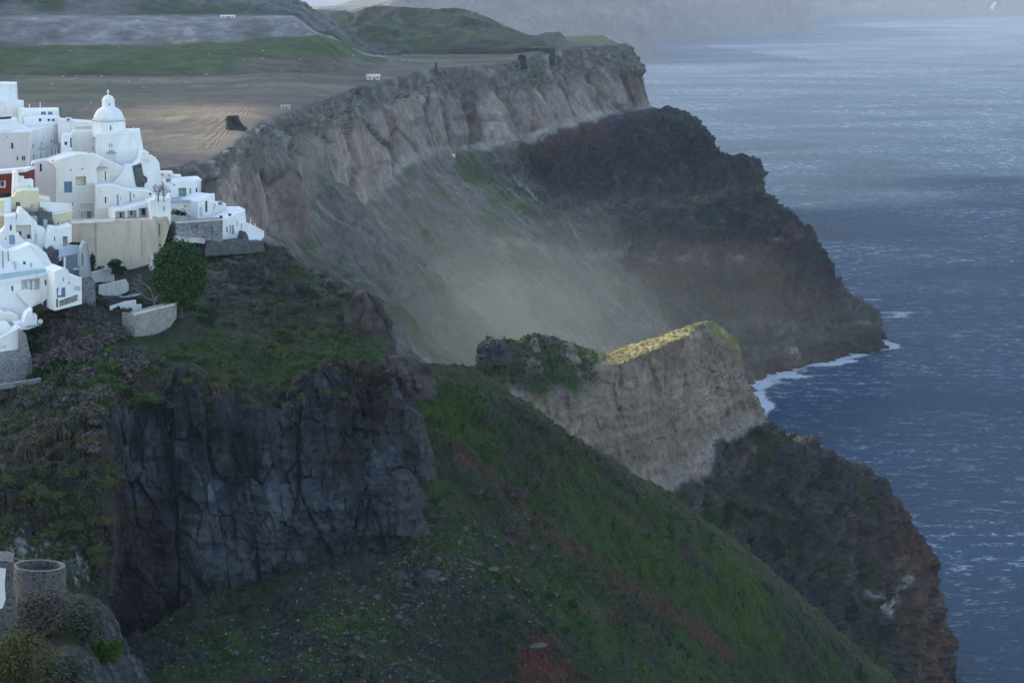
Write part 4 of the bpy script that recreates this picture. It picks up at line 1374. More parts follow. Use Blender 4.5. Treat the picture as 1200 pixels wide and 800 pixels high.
# ---- top left
house('tall windowless white block, topmost of the village at the left edge', (0, 110, 522), 8,
      [(-30, 140), (19.5, 140), (17.3, 98.5), (-30, 98)], 'white2', 7)
house('low white block just below the tall windowless one', (0, 124, 518), 10,
      [(-30, 142), (27, 142), (27, 120), (19, 119), (-30, 121)], 'white', 6, wins=[(5, 125.2, 6.5, 126.4, 's'), (13, 125.4, 14.2, 126.5, 's')])
house('white terrace house with a pair of blue windows and two thin roof masts', (40, 132, 511), 12,
      [(22, 146), (69.5, 146), (69, 128.6), (31, 129), (24, 128), (22, 128)], 'white', 6,
      wins=[(48, 131, 54, 135.6, 'b'), (56.2, 131, 61.6, 135.6, 'b')],
      parts=[pole(34.3, 121.8, 130), pole(47, 120, 130)])
house('small white roof room with three grey windows above the big corner house', (50, 142, 504), 12,
      [(27, 156), (72.5, 156), (72.5, 141), (70, 138.5), (66, 136.6), (44, 137), (28, 139.5)], 'white', 5,
      wins=[(45, 138.8, 49, 142.8, 'w'), (55.5, 139, 59, 142.6, 'w'), (60.5, 139, 64.5, 142.6, 'w')],
      parts=[F_('chimney', 'cream', [(21.5, 150), (25.5, 150), (25.5, 127.5), (22.2, 127.5)], 1.0, .8)])
house('plain white terrace wall house above the pinkish wall at the left edge', (10, 148, 499), 6,
      [(-30, 160), (33, 160), (33, 150), (22, 146), (17, 140), (-30, 142.5)], 'white2', 5,
      parts=[F_('planter', 'darkwood', [(-12, 141.8), (13, 139.2), (13, 136.6), (-12, 138.6)], .5, -1.4)])
house('big white corner house with rows of slit windows and a terrace of dark parasols', (35, 170, 493), -8,
      [(-30, 206), (34.9, 206), (34.9, 154.4), (-30, 156)], 'pink', 7,  # darker plaster paints the shade on this left face
      wins=[(12.4, 167, 16, 175, 'w'), (18.8, 183.2, 21.5, 188.6, 'w'), (25, 182.4, 29.6, 188.8, 'w'), (7.8, 159.8, 9, 161, 's')],
      parts=[F_('wall', 'white2', [(35.0, 206), (74.5, 196), (74.5, 143), (35.0, 154.6)], 4.0, .02,
                [(38.2, 168.5, 40, 174.5, 'w'), (48, 166, 49.4, 171.4, 'w'), (60, 163.8, 61.8, 170, 'w'), (63.2, 163, 64.8, 169.2, 'w'),
                 (39, 181, 40.6, 186.8, 'w'), (48.6, 178.6, 49.8, 184.6, 'w'), (60, 174.4, 61, 182.6, 'G'), (64, 174, 65.6, 182, 'd'), (68, 173.6, 69.6, 181.4, 'G')],
                ref=(35, 170, 493), yaw=66)])
house('low white house with a railed roof between the corner house and the domed church', (90, 148, 502), 10,
      [(68, 168), (108, 168), (108, 143.5), (72, 140.6), (68, 140.6)], 'white', 5,
      wins=[(89, 148.6, 96, 150.8, 's'), (97.5, 148.4, 106, 151, 's')])
house('cream-white block at the left foot of the domed church', (100, 165, 496), 14,
      [(84, 190), (119, 190), (119, 155.5), (107, 153.4), (86, 153.6), (84, 157)], 'cream', 5,
      wins=[(98, 171, 99, 172.2, 's'), (108.6, 172.6, 110, 176.8, 'w')])
house('narrow white house with one square window and a dark doorway right of the corner house', (78, 168, 490), 16,
      [(73.5, 190), (84.8, 190), (84.2, 157.4), (74, 158)], 'white2', 4,
      wins=[(75.2, 165.8, 79.2, 170.6, 'w'), (82.3, 161.6, 84, 173, 'G')])

# ---- domed church
def lathe(prof, n, centre, phase=0.0):
    bm = bmesh.new()
    rings = []
    for r_, z in prof:
        if r_ < 1e-4:
            rings.append([bm.verts.new(centre + Vector((0, 0, z)))])
        else:
            rings.append([bm.verts.new(centre + Vector((r_ * math.cos(2 * math.pi * i / n + phase), r_ * math.sin(2 * math.pi * i / n + phase), z))) for i in range(n)])
    for a, b in zip(rings[:-1], rings[1:]):
        for i in range(n):
            j = (i + 1) % n
            if len(a) == 1: bm.faces.new((a[0], b[j], b[i]))
            elif len(b) == 1: bm.faces.new((a[i], a[j], b[0]))
            else: bm.faces.new((a[i], a[j], b[j], b[i]))
    if len(rings[0]) > 1: bm.faces.new(rings[0][::-1])
    if len(rings[-1]) > 1: bm.faces.new(rings[-1])
    return bm


ch = house('white church with a ribbed dome, lantern and finial, highest of the village', (128, 180, 491), 8,
           [(111, 240), (176, 240), (170, 200), (166.8, 176), (163, 154.5), (146, 155), (112, 157)], 'white', 9,
           wins=[(127.6, 168, 129.4, 173.8, 'w'), (130.2, 168, 132, 173.8, 'w'), (126.2, 180.6, 135, 192, 'n')],
           parts=[F_('pediment', 'greyw', [(123.8, 179.8), (137, 179.8), (130.4, 175.6)], .35, .33),
                  pole(156.4, 148.8, 156, -1.2)],
           name='domed_church', cat='church', group=None)
cloc = tuple(ch.location)
Yc = yr(491) + 4.2
cc = WV(127.9, 155, Yc)
S_ = Yc / F / math.cos(PITCH) * 1.01
zc = lambda y: WV(127.9, y, Yc).z - cc.z
ph = math.pi / 8
bm_obj('drum', lathe([(19.6 * S_, zc(160)), (19.0 * S_, zc(141)), (19.6 * S_, zc(140.8)), (19.6 * S_, zc(139.4)), (17, zc(139.3))][:4], 8, cc, ph), M['white'], ch, cloc)
bm_obj('cornice', lathe([(19.9 * S_, zc(141.4)), (19.9 * S_, zc(140.4))], 8, cc, ph), M['greyw'], ch, cloc)
dm = [(17.2 * S_ * math.cos(t), zc(139.4) + (zc(124) - zc(139.4)) * math.sin(t)) for t in [i * math.pi / 2 / 9 for i in range(10)]]
dm[-1] = (0, dm[-1][1])
bm_obj('dome', lathe(dm, 24, cc), M['white'], ch, cloc, smooth=True)
bm_obj('lantern', lathe([(7.6 * S_, zc(128.5)), (7.3 * S_, zc(118.2)), (7.9 * S_, zc(118)), (7.9 * S_, zc(117))], 8, cc, ph), M['white'], ch, cloc)
dm = [(6.6 * S_ * math.cos(t), zc(117) + (zc(111.4) - zc(117)) * math.sin(t)) for t in [i * math.pi / 2 / 7 for i in range(8)]]
dm[-1] = (0, dm[-1][1])
bm_obj('lantern_dome', lathe(dm, 20, cc), M['white'], ch, cloc, smooth=True)
bm = lathe([(.22, zc(112)), (.12, zc(110)), (.1, zc(105.2))], 8, cc)
bmesh.ops.create_cube(bm, size=1, matrix=Matrix.Translation(cc + Vector((0, 0, zc(107.2)))) @ Matrix.Diagonal((.62, .14, .14, 1)))
bm_obj('cross', bm, M['white'], ch, cloc)
dpl = Plane((128, 150, 491), 0)
dpl.o = cc - Vector((0, 19.0 * S_ * math.cos(ph) + .02, 0))
add_window(dpl, [p + dpl.n * .16 for p in dpl.rect(128.6, 147, 130.8, 153.4)], ch, cloc, 'w')
dpl.o = cc - Vector((0, 7.3 * S_ * math.cos(ph) + .02, 0))
add_window(dpl, [p + dpl.n * .16 for p in dpl.rect(127, 120.8, 129.2, 124.2)], ch, cloc, 'w')

house('tall sloping white buttress wall with a bare dark stone patch, right of the church', (172, 205, 484), 16,
      [(130, 245), (193, 245), (190, 218), (186.4, 190), (182.6, 185), (175.2, 182), (174, 178.4), (166.2, 178), (164, 188), (158, 194), (150, 193.6), (139, 207), (130, 217)], 'white', 6,
      wins=[(167, 186.4, 174.5, 191.4, 'n')],
      parts=[F_('stone_patch', 'darkstone', [(155, 194.6), (165.4, 191.2), (168, 205), (172.6, 208.2), (172.6, 213.6), (170, 214.6), (169, 218.4), (167, 223.8), (162.4, 224), (159, 216)], .3, .12)],
      name='buttress_house')

house('low white terrace wall below the dark parasols of the corner house', (58, 188, 485), 30,
      [(37, 200), (78, 192), (77.6, 178.2), (56, 185.4), (37.6, 189)], 'white', .5)


def parasol(label, px, py, Y, r, hgt):
    b = Plane((px, py, Y), 0).hit(px, py)
    e = empty('parasol', tuple(b), label, 'parasol', 'parasols on the terrace of the corner house')
    bm = bmesh.new()
    bmesh.ops.create_cone(bm, cap_ends=True, segments=6, radius1=.05, radius2=.05, depth=hgt, matrix=Matrix.Translation((0, 0, hgt / 2)))
    bm_obj('pole', bm, M['darkmetal'], e)
    bm = bmesh.new()
    bmesh.ops.create_cone(bm, cap_ends=True, segments=8, radius1=r, radius2=.06, depth=r * .6, matrix=Matrix.Translation((0, 0, hgt - r * .1)))
    bm_obj('canopy', bm, M['bluegrey'] if r > .5 else M['darkwood'], e)


parasol('open dark parasol nearest the corner of the big corner house', 47.5, 187, 484, .9, 2.2)
parasol('small open dark parasol, second from the corner of the big house', 55, 184.6, 485, .8, 2.0)
parasol('open dark parasol in the middle of the terrace, under two slit windows', 61, 183.5, 486, 1.0, 2.4)
parasol('tall closed dark parasol at the right end of the terrace', 68.4, 182.4, 487, .35, 2.6)

# ---- middle
house('pale pink plastered house with a plain wall above the yellow houses', (60, 220, 476), -14,
      [(28, 262), (69.5, 262), (69.5, 196), (58, 188), (50, 187.5), (40, 191), (31, 199), (28, 204)], 'pink', 6,
      wins=[(46, 191.6, 49.4, 201.6, 'w'), (37, 192.8, 39.4, 194.6, 's')], name='pink_house')
house('white house with one large blue window and a roofed balcony above the beige wall', (80, 220, 474), 22,
      [(68, 262), (114, 262), (114, 217.5), (113, 198), (120, 187), (108, 181), (92, 180.5), (78, 184), (60, 190.5), (68, 200)], 'cream', 6,
      wins=[(75, 212.6, 84.6, 226, 'b'), (88.6, 207, 101, 217.4, 'o'), (82, 198.2, 83.8, 200, 's'), (95.4, 197, 97.6, 199, 's'),
            (84, 237, 86, 241.4, 'w'), (102, 247.4, 106.4, 257, 'D'), (95.2, 250.2, 96.8, 255, 'w')],
      parts=[F_('balcony', 'white2', [(94, 247.4), (109, 247.4), (109, 245.2), (94, 245.8)], 1.2, 1.2), rail((94, 239, 109, 245.6), 9, 1.2, 'greyframe')])
house('white gabled house with a small pergola under its ridge', (114, 205, 479), 10,
      [(100.6, 232), (127.4, 232), (127.4, 198), (119, 190), (109.4, 184), (100.6, 198)], 'cream', 5,
      wins=[(122.4, 200.6, 124.6, 212, 'w')],
      parts=[F_('pergola', 'greyframe', [(102, 197.6), (126, 197.2), (126, 196.2), (102, 196.4)], 1.4, 1.3), rail((102, 193.8, 111, 197), 6, .6, 'darkwood')])
house('white house with a long sloping parapet running down below the church door', (130, 205, 483), 12,
      [(106, 225), (152, 225), (152, 197.5), (146, 197), (124, 187), (112, 181.5), (106, 181)], 'cream', 4,
      wins=[(121.5, 189.6, 122.6, 190.6, 's')])
house('wide white house with four small windows and ledges above the arcade', (140, 230, 470), 14,
      [(112, 262), (181, 258), (181, 228), (172, 223.6), (150, 222), (131, 216.8), (112, 217.6)], 'cream', 6,
      wins=[(122.4, 230.4, 125, 238.4, 'w'), (137, 228, 139, 240.6, 'D'), (141, 230, 142.4, 235, 'w'), (151.8, 225, 153.8, 236.6, 'D'), (156.2, 227.2, 158, 232, 'w'), (118, 224, 119.2, 225.2, 's')],
      parts=[F_('ledge', 'white2', [(137, 241.6), (146, 241), (146, 240.4), (137, 241)], .5, .4)])
house('low white arcade with slender posts on top of the beige retaining wall', (150, 252, 463), 26,
      [(133.6, 263), (178, 259), (178, 234.4), (175, 237), (153, 242.6), (134, 245.8)], 'white2', 4,
      wins=[(135.2, 247.8, 146.6, 258.4, 'o'), (149, 246.6, 160.4, 258, 'o'), (162.6, 243.6, 173, 256, 'o')],
      parts=[F_('post', 'white', rc(147.6, 246.5, 149, 263), .2, .4), F_('post', 'white', rc(160.6, 244, 161.8, 259), .2, .3),
             F_('window', 'glass', rc(140.4, 249, 142.4, 255), .1, -1.55), F_('window', 'glass', rc(153, 246.4, 155, 252.4), .1, -1.55), F_('window', 'glass', rc(158, 245, 159.6, 252), .1, -1.55),
             F_('window', 'glass', rc(166, 244.6, 170, 252), .1, -1.55)])
house('small white flat-roofed house with a bare tree, right end of the beige wall', (190, 245, 461), 16,
      [(176, 263), (200.4, 263), (200.2, 227.6), (198.6, 227.8), (198.4, 232.6), (184.4, 234), (183.6, 230.4), (181.6, 230.6), (181.6, 234), (176, 236)], 'white', 5,
      wins=[(190.2, 241.6, 194, 247.6, 'p'), (189.4, 254.2, 192, 258.6, 'w'), (178, 253.6, 184, 257.4, 's')],
      parts=[rail((183.6, 232.2, 192, 233.8), 6, -.4, 'frame')])
house('white service block with round vents on the roof behind the modern house', (198, 207, 498), 12,
      [(187, 216), (213, 216), (212.6, 206.4), (203, 206), (202.6, 202.2), (187.4, 202.2)], 'cream', 4,
      wins=[(188.8, 203.2, 191.6, 206.2, 's'), (196.6, 204.6, 199.2, 207, 's')])
house('modern white house with white pillars, a dark glazed front and a grey terrace', (215, 222, 487), 14,
      [(191.4, 242), (236.4, 242), (236.4, 210.4), (225, 211), (192, 214.2)], 'white', 7,
      wins=[(209.2, 220.4, 218.6, 230.6, 'o'), (222, 220.4, 224, 230.8, 'w'), (229, 220.2, 231.8, 230, 'w'), (202.6, 215.8, 205.2, 217.6, 's')],
      parts=[F_('pillar', 'white', rc(218.8, 219.8, 221.6, 235), .35, 1.4), F_('dark_side', 'glass', [(236.5, 228.8), (241, 227.4), (240.8, 213.4), (236.7, 211.6)], .2, .0, yaw=50, ref=(236.4, 220, 487)),  # right side of the house drawn dark with the glass material
             F_('window', 'paleglass', rc(209.6, 221.4, 218.2, 230.4), .06, -1.5)], name='modern_house')
house('cream lower storey with a grey terrace slab and planters, in front of the modern house', (215, 245, 479), 14,
      [(199.6, 262), (233, 262), (233, 235.2), (222, 236.2), (200, 236.6)], 'cream', 7,
      wins=[(216, 240.6, 218, 243.2, 's')],
      parts=[F_('terrace_slab', 'slab', [(199.6, 237.2), (233, 235.8), (233, 234.2), (199.6, 235.4)], 5.5, .5), F_('parapet', 'white', [(199, 253), (222, 252.4), (222, 249.4), (199, 249.2)], .3, 1.6)])
house('white corner house with two tall greenish windows below the modern house', (232, 245, 477), 52,
      [(231.6, 264), (253, 262), (252.4, 240), (251.4, 227.4), (249.8, 227), (231.6, 236)], 'white', 5,
      wins=[(233.8, 242.2, 237.8, 254, 'p'), (240.4, 235, 243.6, 249, 'w')],
      parts=[F_('wall', 'white2', [(231.5, 264), (231.5, 236.2), (229.6, 236.6), (229.6, 264)], 3.0, 0, yaw=-20, ref=(231.4, 245, 477))])
house('stepped white wall house on the skyline right of the corner house', (265, 252, 482), 18,
      [(236, 272), (290, 272), (287, 245.2), (265.2, 245.2), (265, 239), (252.6, 239), (252, 246), (240, 252)], 'white2', 5)
house('white house with a sloping parapet and three windows near the cliff end', (270, 265, 472), 36,
      [(260.4, 282), (276, 286), (286.6, 281), (287, 246.4), (274, 252.4), (263, 257.4), (260.4, 258)], 'white', 5,
      wins=[(265, 265.6, 267.2, 272.6, 'w'), (269, 264, 271.2, 274.4, 'D'), (272, 263.4, 274.4, 275, 'w'), (277.2, 258.2, 278.8, 265.8, 'w')],
      parts=[F_('planter', 'darkwood', rc(258.6, 253, 261, 256), .5, -.6), F_('planter', 'darkwood', rc(269, 250.6, 271.2, 253), .5, -.6)])
house('last white wall house stepping down to the cliff edge, with a thin mast', (297, 270, 475), 30,
      [(284, 286), (303, 284.6), (309.6, 277.4), (309.4, 271.6), (298, 265.2), (287, 260.4), (284, 262)], 'white2', 4,
      parts=[pole(293.6, 255.2, 266, -.8), pole(299, 262, 268, -.8), F_('terrace', 'slab', [(284, 284.2), (303, 283.2), (303, 281.6), (284, 281)], 2, 1.2)])
house('ruined rubble-stone house front with an arch below the corner house', (240, 268, 464), 22,
      [(206, 282), (261, 284), (261, 257.2), (243, 258.8), (222, 260.6), (206, 261)], 'stone', 4,
      wins=[(238, 266, 249, 275, 'n'), (224, 264, 232, 272, 'n')],
      parts=[F_('coping', 'oldwhite', [(206, 262), (261, 258.4), (261, 257), (206, 260)], .5, .2), F_('terrace', 'oldwhite', [(206, 283), (240, 285.5), (240, 280), (206, 277)], 1.5, 1.4)], name='stone_ruin', cat='ruin', group=None)
house('dark stone terrace wall with a rock stub under the last white houses', (285, 285, 468), 24,
      [(240, 300), (312, 296), (308, 283), (292, 284), (291, 277), (288, 271.8), (286, 272.6), (283.6, 281), (262, 283.6), (242, 281)], 'darkstone', 3, name='stone_terrace', cat='wall', group='retaining walls')
house('tall stained beige plaster retaining wall below the arcade', (135, 280, 457), 12,
      [(84.6, 312), (110, 330), (150, 325), (178, 316), (192, 288), (199.6, 262), (196, 254.2), (180, 257), (133.6, 258.6), (110, 259.6), (85, 261)], 'beige', 5,
      parts=[F_('pilaster', 'beige', [(113, 316), (115.4, 316), (114.6, 262), (112.8, 262)], .3, .3), F_('coping', 'white', [(84.4, 262.6), (133.4, 260), (133.4, 258), (84.4, 260)], .6, .2),
             F_('pilaster', 'beige', [(166.6, 300), (168.6, 300), (168.4, 259), (166.8, 259)], .3, .25), F_('drain', 'darkmetal', rc(186.2, 262, 187.4, 276), .1, .1)], name='retaining_wall', cat='wall', group='retaining walls')

# ---- red, yellow and ruined houses
house('dark red house with a white-framed window under a white roof edge', (10, 210, 462), -6,
      [(-30, 226), (31.2, 226), (31, 200.4), (-30, 206)], 'red', 5,
      wins=[(.4, 212.4, 5, 218.8, 'w')],
      parts=[F_('roof_edge', 'white', [(-30, 206), (32, 200.8), (32, 197.6), (-30, 203)], 5, .15), F_('window_surround', 'white', [(-1, 219.9), (6.4, 219.9), (6.4, 211.4), (5.3, 211.4), (5.3, 219.1), (-1, 219.1)], .15, .12)], name='red_house')
house('small white house with stepped chimney blocks in front of the red house', (28, 215, 454), 16,
      [(15, 236), (39.6, 236), (39.2, 211.6), (28.6, 212.4), (23.6, 212.6), (23, 206.6), (20.6, 201.8), (16.4, 202.4)], 'white', 4,
      wins=[(33, 216.6, 34.6, 219.6, 'w')], parts=[F_('chimney', 'white2', rc(23.2, 206.8, 28.2, 212.6), 1.0, .3)])
house('yellow house with a blue-shaded balcony and two square windows', (40, 235, 447), 12,
      [(9.6, 262), (59.6, 262), (59, 236), (58, 233), (45.6, 230.6), (45.4, 222.8), (27, 222.4), (20, 224.4), (12.4, 236)], 'yellow', 5,
      wins=[(48, 238, 51.8, 245.2, 'w'), (54, 237, 57.6, 244.4, 'w'), (18.6, 237, 23.6, 243.6, 'o'), (36, 240, 38.6, 243, 's')],
      parts=[F_('balcony', 'greyw', [(13, 245.4), (37, 245.4), (37, 243.8), (13, 243.8)], 1.2, 1.2), rail((13, 239.6, 19, 244), 4, 1.2, 'greyframe')], name='yellow_house')
house('pale yellow house cut by the left edge beside a white stair wall', (0, 245, 444), 4,
      [(-30, 262), (13, 262), (13, 232), (5.4, 234.2), (-30, 237)], 'yellow', 4,
      wins=[(-2, 234.6, 4.6, 236, 's')], parts=[F_('stair_wall', 'white2', [(4.6, 262), (13.2, 262), (13.2, 230), (5, 234)], .3, .1)], name='yellow_house')
house('orange-yellow house cut by the left edge below the pale yellow one', (0, 262, 441), 4,
      [(-30, 292), (6, 292), (6, 252.4), (-30, 253)], 'ochre', 4, parts=[F_('roof_edge', 'white', [(-30, 253.2), (6.4, 252.6), (6.4, 250.4), (-30, 250.8)], 4, .12)], name='yellow_house')
house('pale yellow house with four slit windows against the beige wall', (72, 260, 446), 24,
      [(60, 284), (84.4, 282), (84.2, 246.6), (61, 250.6)], 'yellow', 5,
      wins=[(67, 260, 69.4, 269, 'w'), (72.6, 259, 74.4, 265.4, 'w'), (78, 257, 79.4, 263.8, 'w'), (81, 256.6, 82.2, 263, 'w')],
      parts=[F_('roof_terrace', 'white2', [(60, 251), (84.4, 247), (84.4, 238.6), (47, 236.6), (47, 242)], .5, -1.6)], name='yellow_house')
house('dark roofless stone ruin with a grey door and a square chimney', (48, 260, 440), 10,
      [(30, 284), (62, 284), (64.4, 266), (61.2, 259), (60.6, 251.2), (50.6, 251.6), (50.2, 246.2), (44.4, 246), (43.8, 251), (33, 250.6)], 'darkstone', 4,
      wins=[(51, 257, 55.6, 269.6, 'd')], parts=[F_('wall', 'greyw', [(35, 266), (43.6, 266), (43.6, 253), (36, 253)], .3, .15)], name='stone_ruin', cat='ruin', group=None)
house('white house with a blue double door and one small window at the left edge', (12, 275, 430), 12,
      [(-30, 312), (35, 312), (35, 285.4), (28, 281.6), (22.6, 277), (22, 273.6), (18.6, 273), (18.4, 252.2), (5, 254), (5, 268), (0, 273), (-30, 274)], 'white2', 5,
      wins=[(11, 263, 14.2, 270.6, 'w'), (10.6, 275.4, 17.4, 286.4, 'D'), (5.6, 278, 7.8, 281.6, 'w')])
house('white house with a sloping stair wall above a deep open porch', (35, 265, 434), 14,
      [(15.6, 306), (54, 306), (54.6, 274), (52, 268.2), (44, 265.6), (43.4, 262), (34, 253), (25.4, 245.4), (21.8, 245.4), (18, 262)], 'white', 5,
      wins=[(18.2, 263.8, 36.6, 280.6, 'o'), (40, 273, 43.6, 284.6, 'g'), (40.6, 269, 42.2, 270.6, 's')],
      parts=[F_('porch_window', 'glass', rc(32, 274.8, 35, 279.6), .1, -1.5), F_('porch_door', 'darkwood', rc(22.6, 271, 25, 276.6), .1, -1.5)])
house('white house with an angular gable and an open doorway next to the stone stub', (66, 282, 433), 18,
      [(52, 306), (70, 306), (84, 300), (84, 264.6), (70, 268.4), (66, 267.4), (60, 267), (55, 275), (53, 288)], 'white', 5,
      wins=[(63, 277, 65.2, 283, 'w'), (73.6, 277, 79.4, 292, 'o')])
house('low dark stone wall stub with a rounded top between the white houses', (62, 300, 425), 10,
      [(50, 320), (69, 320), (69, 294), (64, 293.4), (61, 289.6), (58, 289.4), (55, 293), (50, 290)], 'darkstone', 2, name='stone_wall', cat='wall', group='rough stone walls of the village')
house('blue-grey house under a pale roof terrace slab', (85, 310, 424), 14,
      [(74, 334), (96, 334), (96, 296), (74, 301)], 'bluegrey', 4,
      parts=[F_('roof_slab', 'slab', [(68.6, 301.6), (93.8, 296.2), (95, 288), (79, 287), (70, 294)], .5, 1.2), F_('pillar', 'white', rc(75, 301.4, 77, 315), .3, 1.0), F_('pillar', 'white', rc(91.4, 297, 94, 312), .3, 1.0),
             F_('ledge', 'white', rc(86, 314.8, 96, 316.4), .8, .8)], name='grey_house')
house('grey concrete stair tower on a rubble stone base', (100, 320, 419), 16,
      [(94, 360), (112, 360), (111, 330), (106, 322), (103, 300), (101.4, 285), (98, 284), (94.4, 292)], 'greyw', 3,
      wins=[(95.6, 297, 97.6, 311.6, 'n')],
      parts=[F_('stone_base', 'stone', [(94, 366), (112.4, 366), (111.4, 330), (107, 324), (95, 325)], 3.2, .15), F_('handrail', 'bluegrey', [(102, 286), (103.4, 287), (107.4, 323), (105.8, 323)], .2, .25)], name='stair_tower', cat='stair tower')

# ---- lower left
house('white vaulted roof terrace wall swooping down beside the stone stub', (50, 300, 417), 20,
      [(8, 330), (86, 330), (80, 316.4), (70, 315), (63, 311.6), (58, 305), (54.6, 297), (48, 291.4), (36, 286.4), (10.6, 296), (9, 299)], 'white', 4,
      wins=[(26.6, 306, 30.6, 310.4, 'w')],
      parts=[F_('stair_wall', 'white2', [(11, 298.4), (33, 314.4), (33, 320), (11, 320)], .4, .25), F_('curved_wall', 'white2', [(36, 288), (57, 312.4), (63, 313), (58, 306), (54, 298), (47, 292.4)], .3, .2), pole(36.4, 307.6, 313, .2, 'darkmetal', 'mast', .07)])
house('white stair house with thin dark posts cut by the left edge', (5, 300, 413), 10,
      [(-30, 330), (21, 330), (18, 318), (13, 306), (10, 297), (0, 291), (-30, 290)], 'white2', 4,
      wins=[(14, 307, 19, 314.4, 's')],
      parts=[pole(3, 294.6, 314, .3, 'darkmetal', 'post', .08), pole(9.4, 293.4, 306, .3, 'darkmetal', 'post', .08)])
house('long white house with a green-glass terrace balustrade and a deep loggia', (30, 335, 406), 24,
      [(-30, 392), (20, 392), (30, 376), (36, 360.6), (58, 350), (60, 363), (66, 363), (66, 355), (66, 349), (66, 318.8), (64, 318.6), (-30, 335.6)], 'white', 7,
      wins=[(13, 334.4, 16, 341.6, 'w'), (25, 327, 47, 339.6, 'o'), (52, 327.4, 60, 334.4, 'w'), (60.6, 336.4, 62, 337.8, 's')],
      parts=[F_('terrace_edge', 'white2', [(-30, 338.6), (66.4, 320.8), (66.4, 317.2), (-30, 333.6)], .5, .25),
             F_('balustrade', 'paleglass', [(-30, 333), (62.6, 317.6), (62.6, 314), (-30, 324.4)], .12, -.4),
             F_('shutter', 'frame', [(32.6, 340), (35.6, 340), (34.4, 328.6), (31.6, 328.8)], .12, -.8), F_('shutter', 'frame', [(37.6, 339.4), (40.6, 339.4), (40.6, 328), (37.6, 328.2)], .12, -.8),
             F_('stair_parapet', 'white', [(19, 343), (29, 355), (36, 361), (48, 350), (46, 342), (30, 338.6), (23, 341)], .4, .5),
             F_('opening', 'darkwood', [(50.4, 363), (56.6, 363), (56.6, 348.6), (50.6, 354)], .1, .12)])  # dark panel stands in for the shade inside the opening
house('white house with a dark triangular stair opening and a glass wind screen', (80, 338, 404), 28,
      [(64, 364), (96, 356), (95.6, 325.6), (86, 325), (80.4, 321.6), (78, 316), (75, 314), (64, 319)], 'white', 6,
      wins=[(73, 324.4, 75, 330.4, 'w'), (80, 329.4, 82, 333.4, 'w'), (66.4, 337, 76.8, 348.6, 'b'), (86.6, 335, 94.4, 341.4, 'p')],
      parts=[F_('stair_fin', 'white', [(68, 346), (71.4, 346), (72.6, 333), (70, 330)], .3, .2), F_('stone_panel', 'stone', [(70, 359.4), (91, 352), (91, 345), (70, 352.4)], .2, .15), F_('doorway', 'darkwood', rc(66.2, 350, 67.8, 360), .1, .1)])
house('white house with a wavy curved garden wall cut by the left edge', (5, 370, 397), 16,
      [(-30, 400), (21, 400), (21, 371), (16, 367.6), (11, 365.2), (6, 367), (2, 364.4), (-30, 366)], 'cream', 4)
house('small white cabin with a railed balcony on the cliff edge', (34, 375, 394), 20,
      [(20, 386.6), (33, 386.2), (43.6, 382), (43.4, 369.2), (38.2, 374), (38, 362), (30.4, 368), (28, 377.4), (16, 378.4)], 'white', 3,
      wins=[(38.8, 371.4, 40.8, 376, 'w')],
      parts=[rail((33, 371.6, 43, 382), 6, .7, 'frame', y0b=369.4, y1b=381), F_('balcony', 'greyw', [(32, 384), (46, 381.6), (46, 380.2), (32, 382.4)], 1.2, 1.0)])
house('white stair parapet house with an angular wall below the cabin', (5, 385, 391), 22,
      [(-30, 404), (10, 404), (14, 396), (13.8, 384), (9.4, 378.4), (-30, 378)], 'white', 3)
house('white wedge-shaped wall with one dark slot above the rubble stone wall', (10, 400, 387), 22,
      [(-30, 420), (23, 412.2), (24, 383.6), (-30, 412)], 'white', 4, wins=[(-2, 405.2, 7, 408, 's')])
house('grey rubble stone retaining wall at the bottom of the village', (15, 430, 385), 24,
      [(-30, 460), (38.6, 447), (38, 424), (34, 408), (30, 390), (24, 386), (24, 411), (-30, 419)], 'stone', 3, name='stone_wall', cat='wall', group='rough stone walls of the village')
house('low line of pale stones on the slope under the rubble wall', (20, 448, 377), 20,
      [(-30, 462), (48, 449), (48, 443.4), (30, 446.4), (-30, 455.6)], 'stone', 1, name='stone_wall', cat='wall', group='rough stone walls of the village')

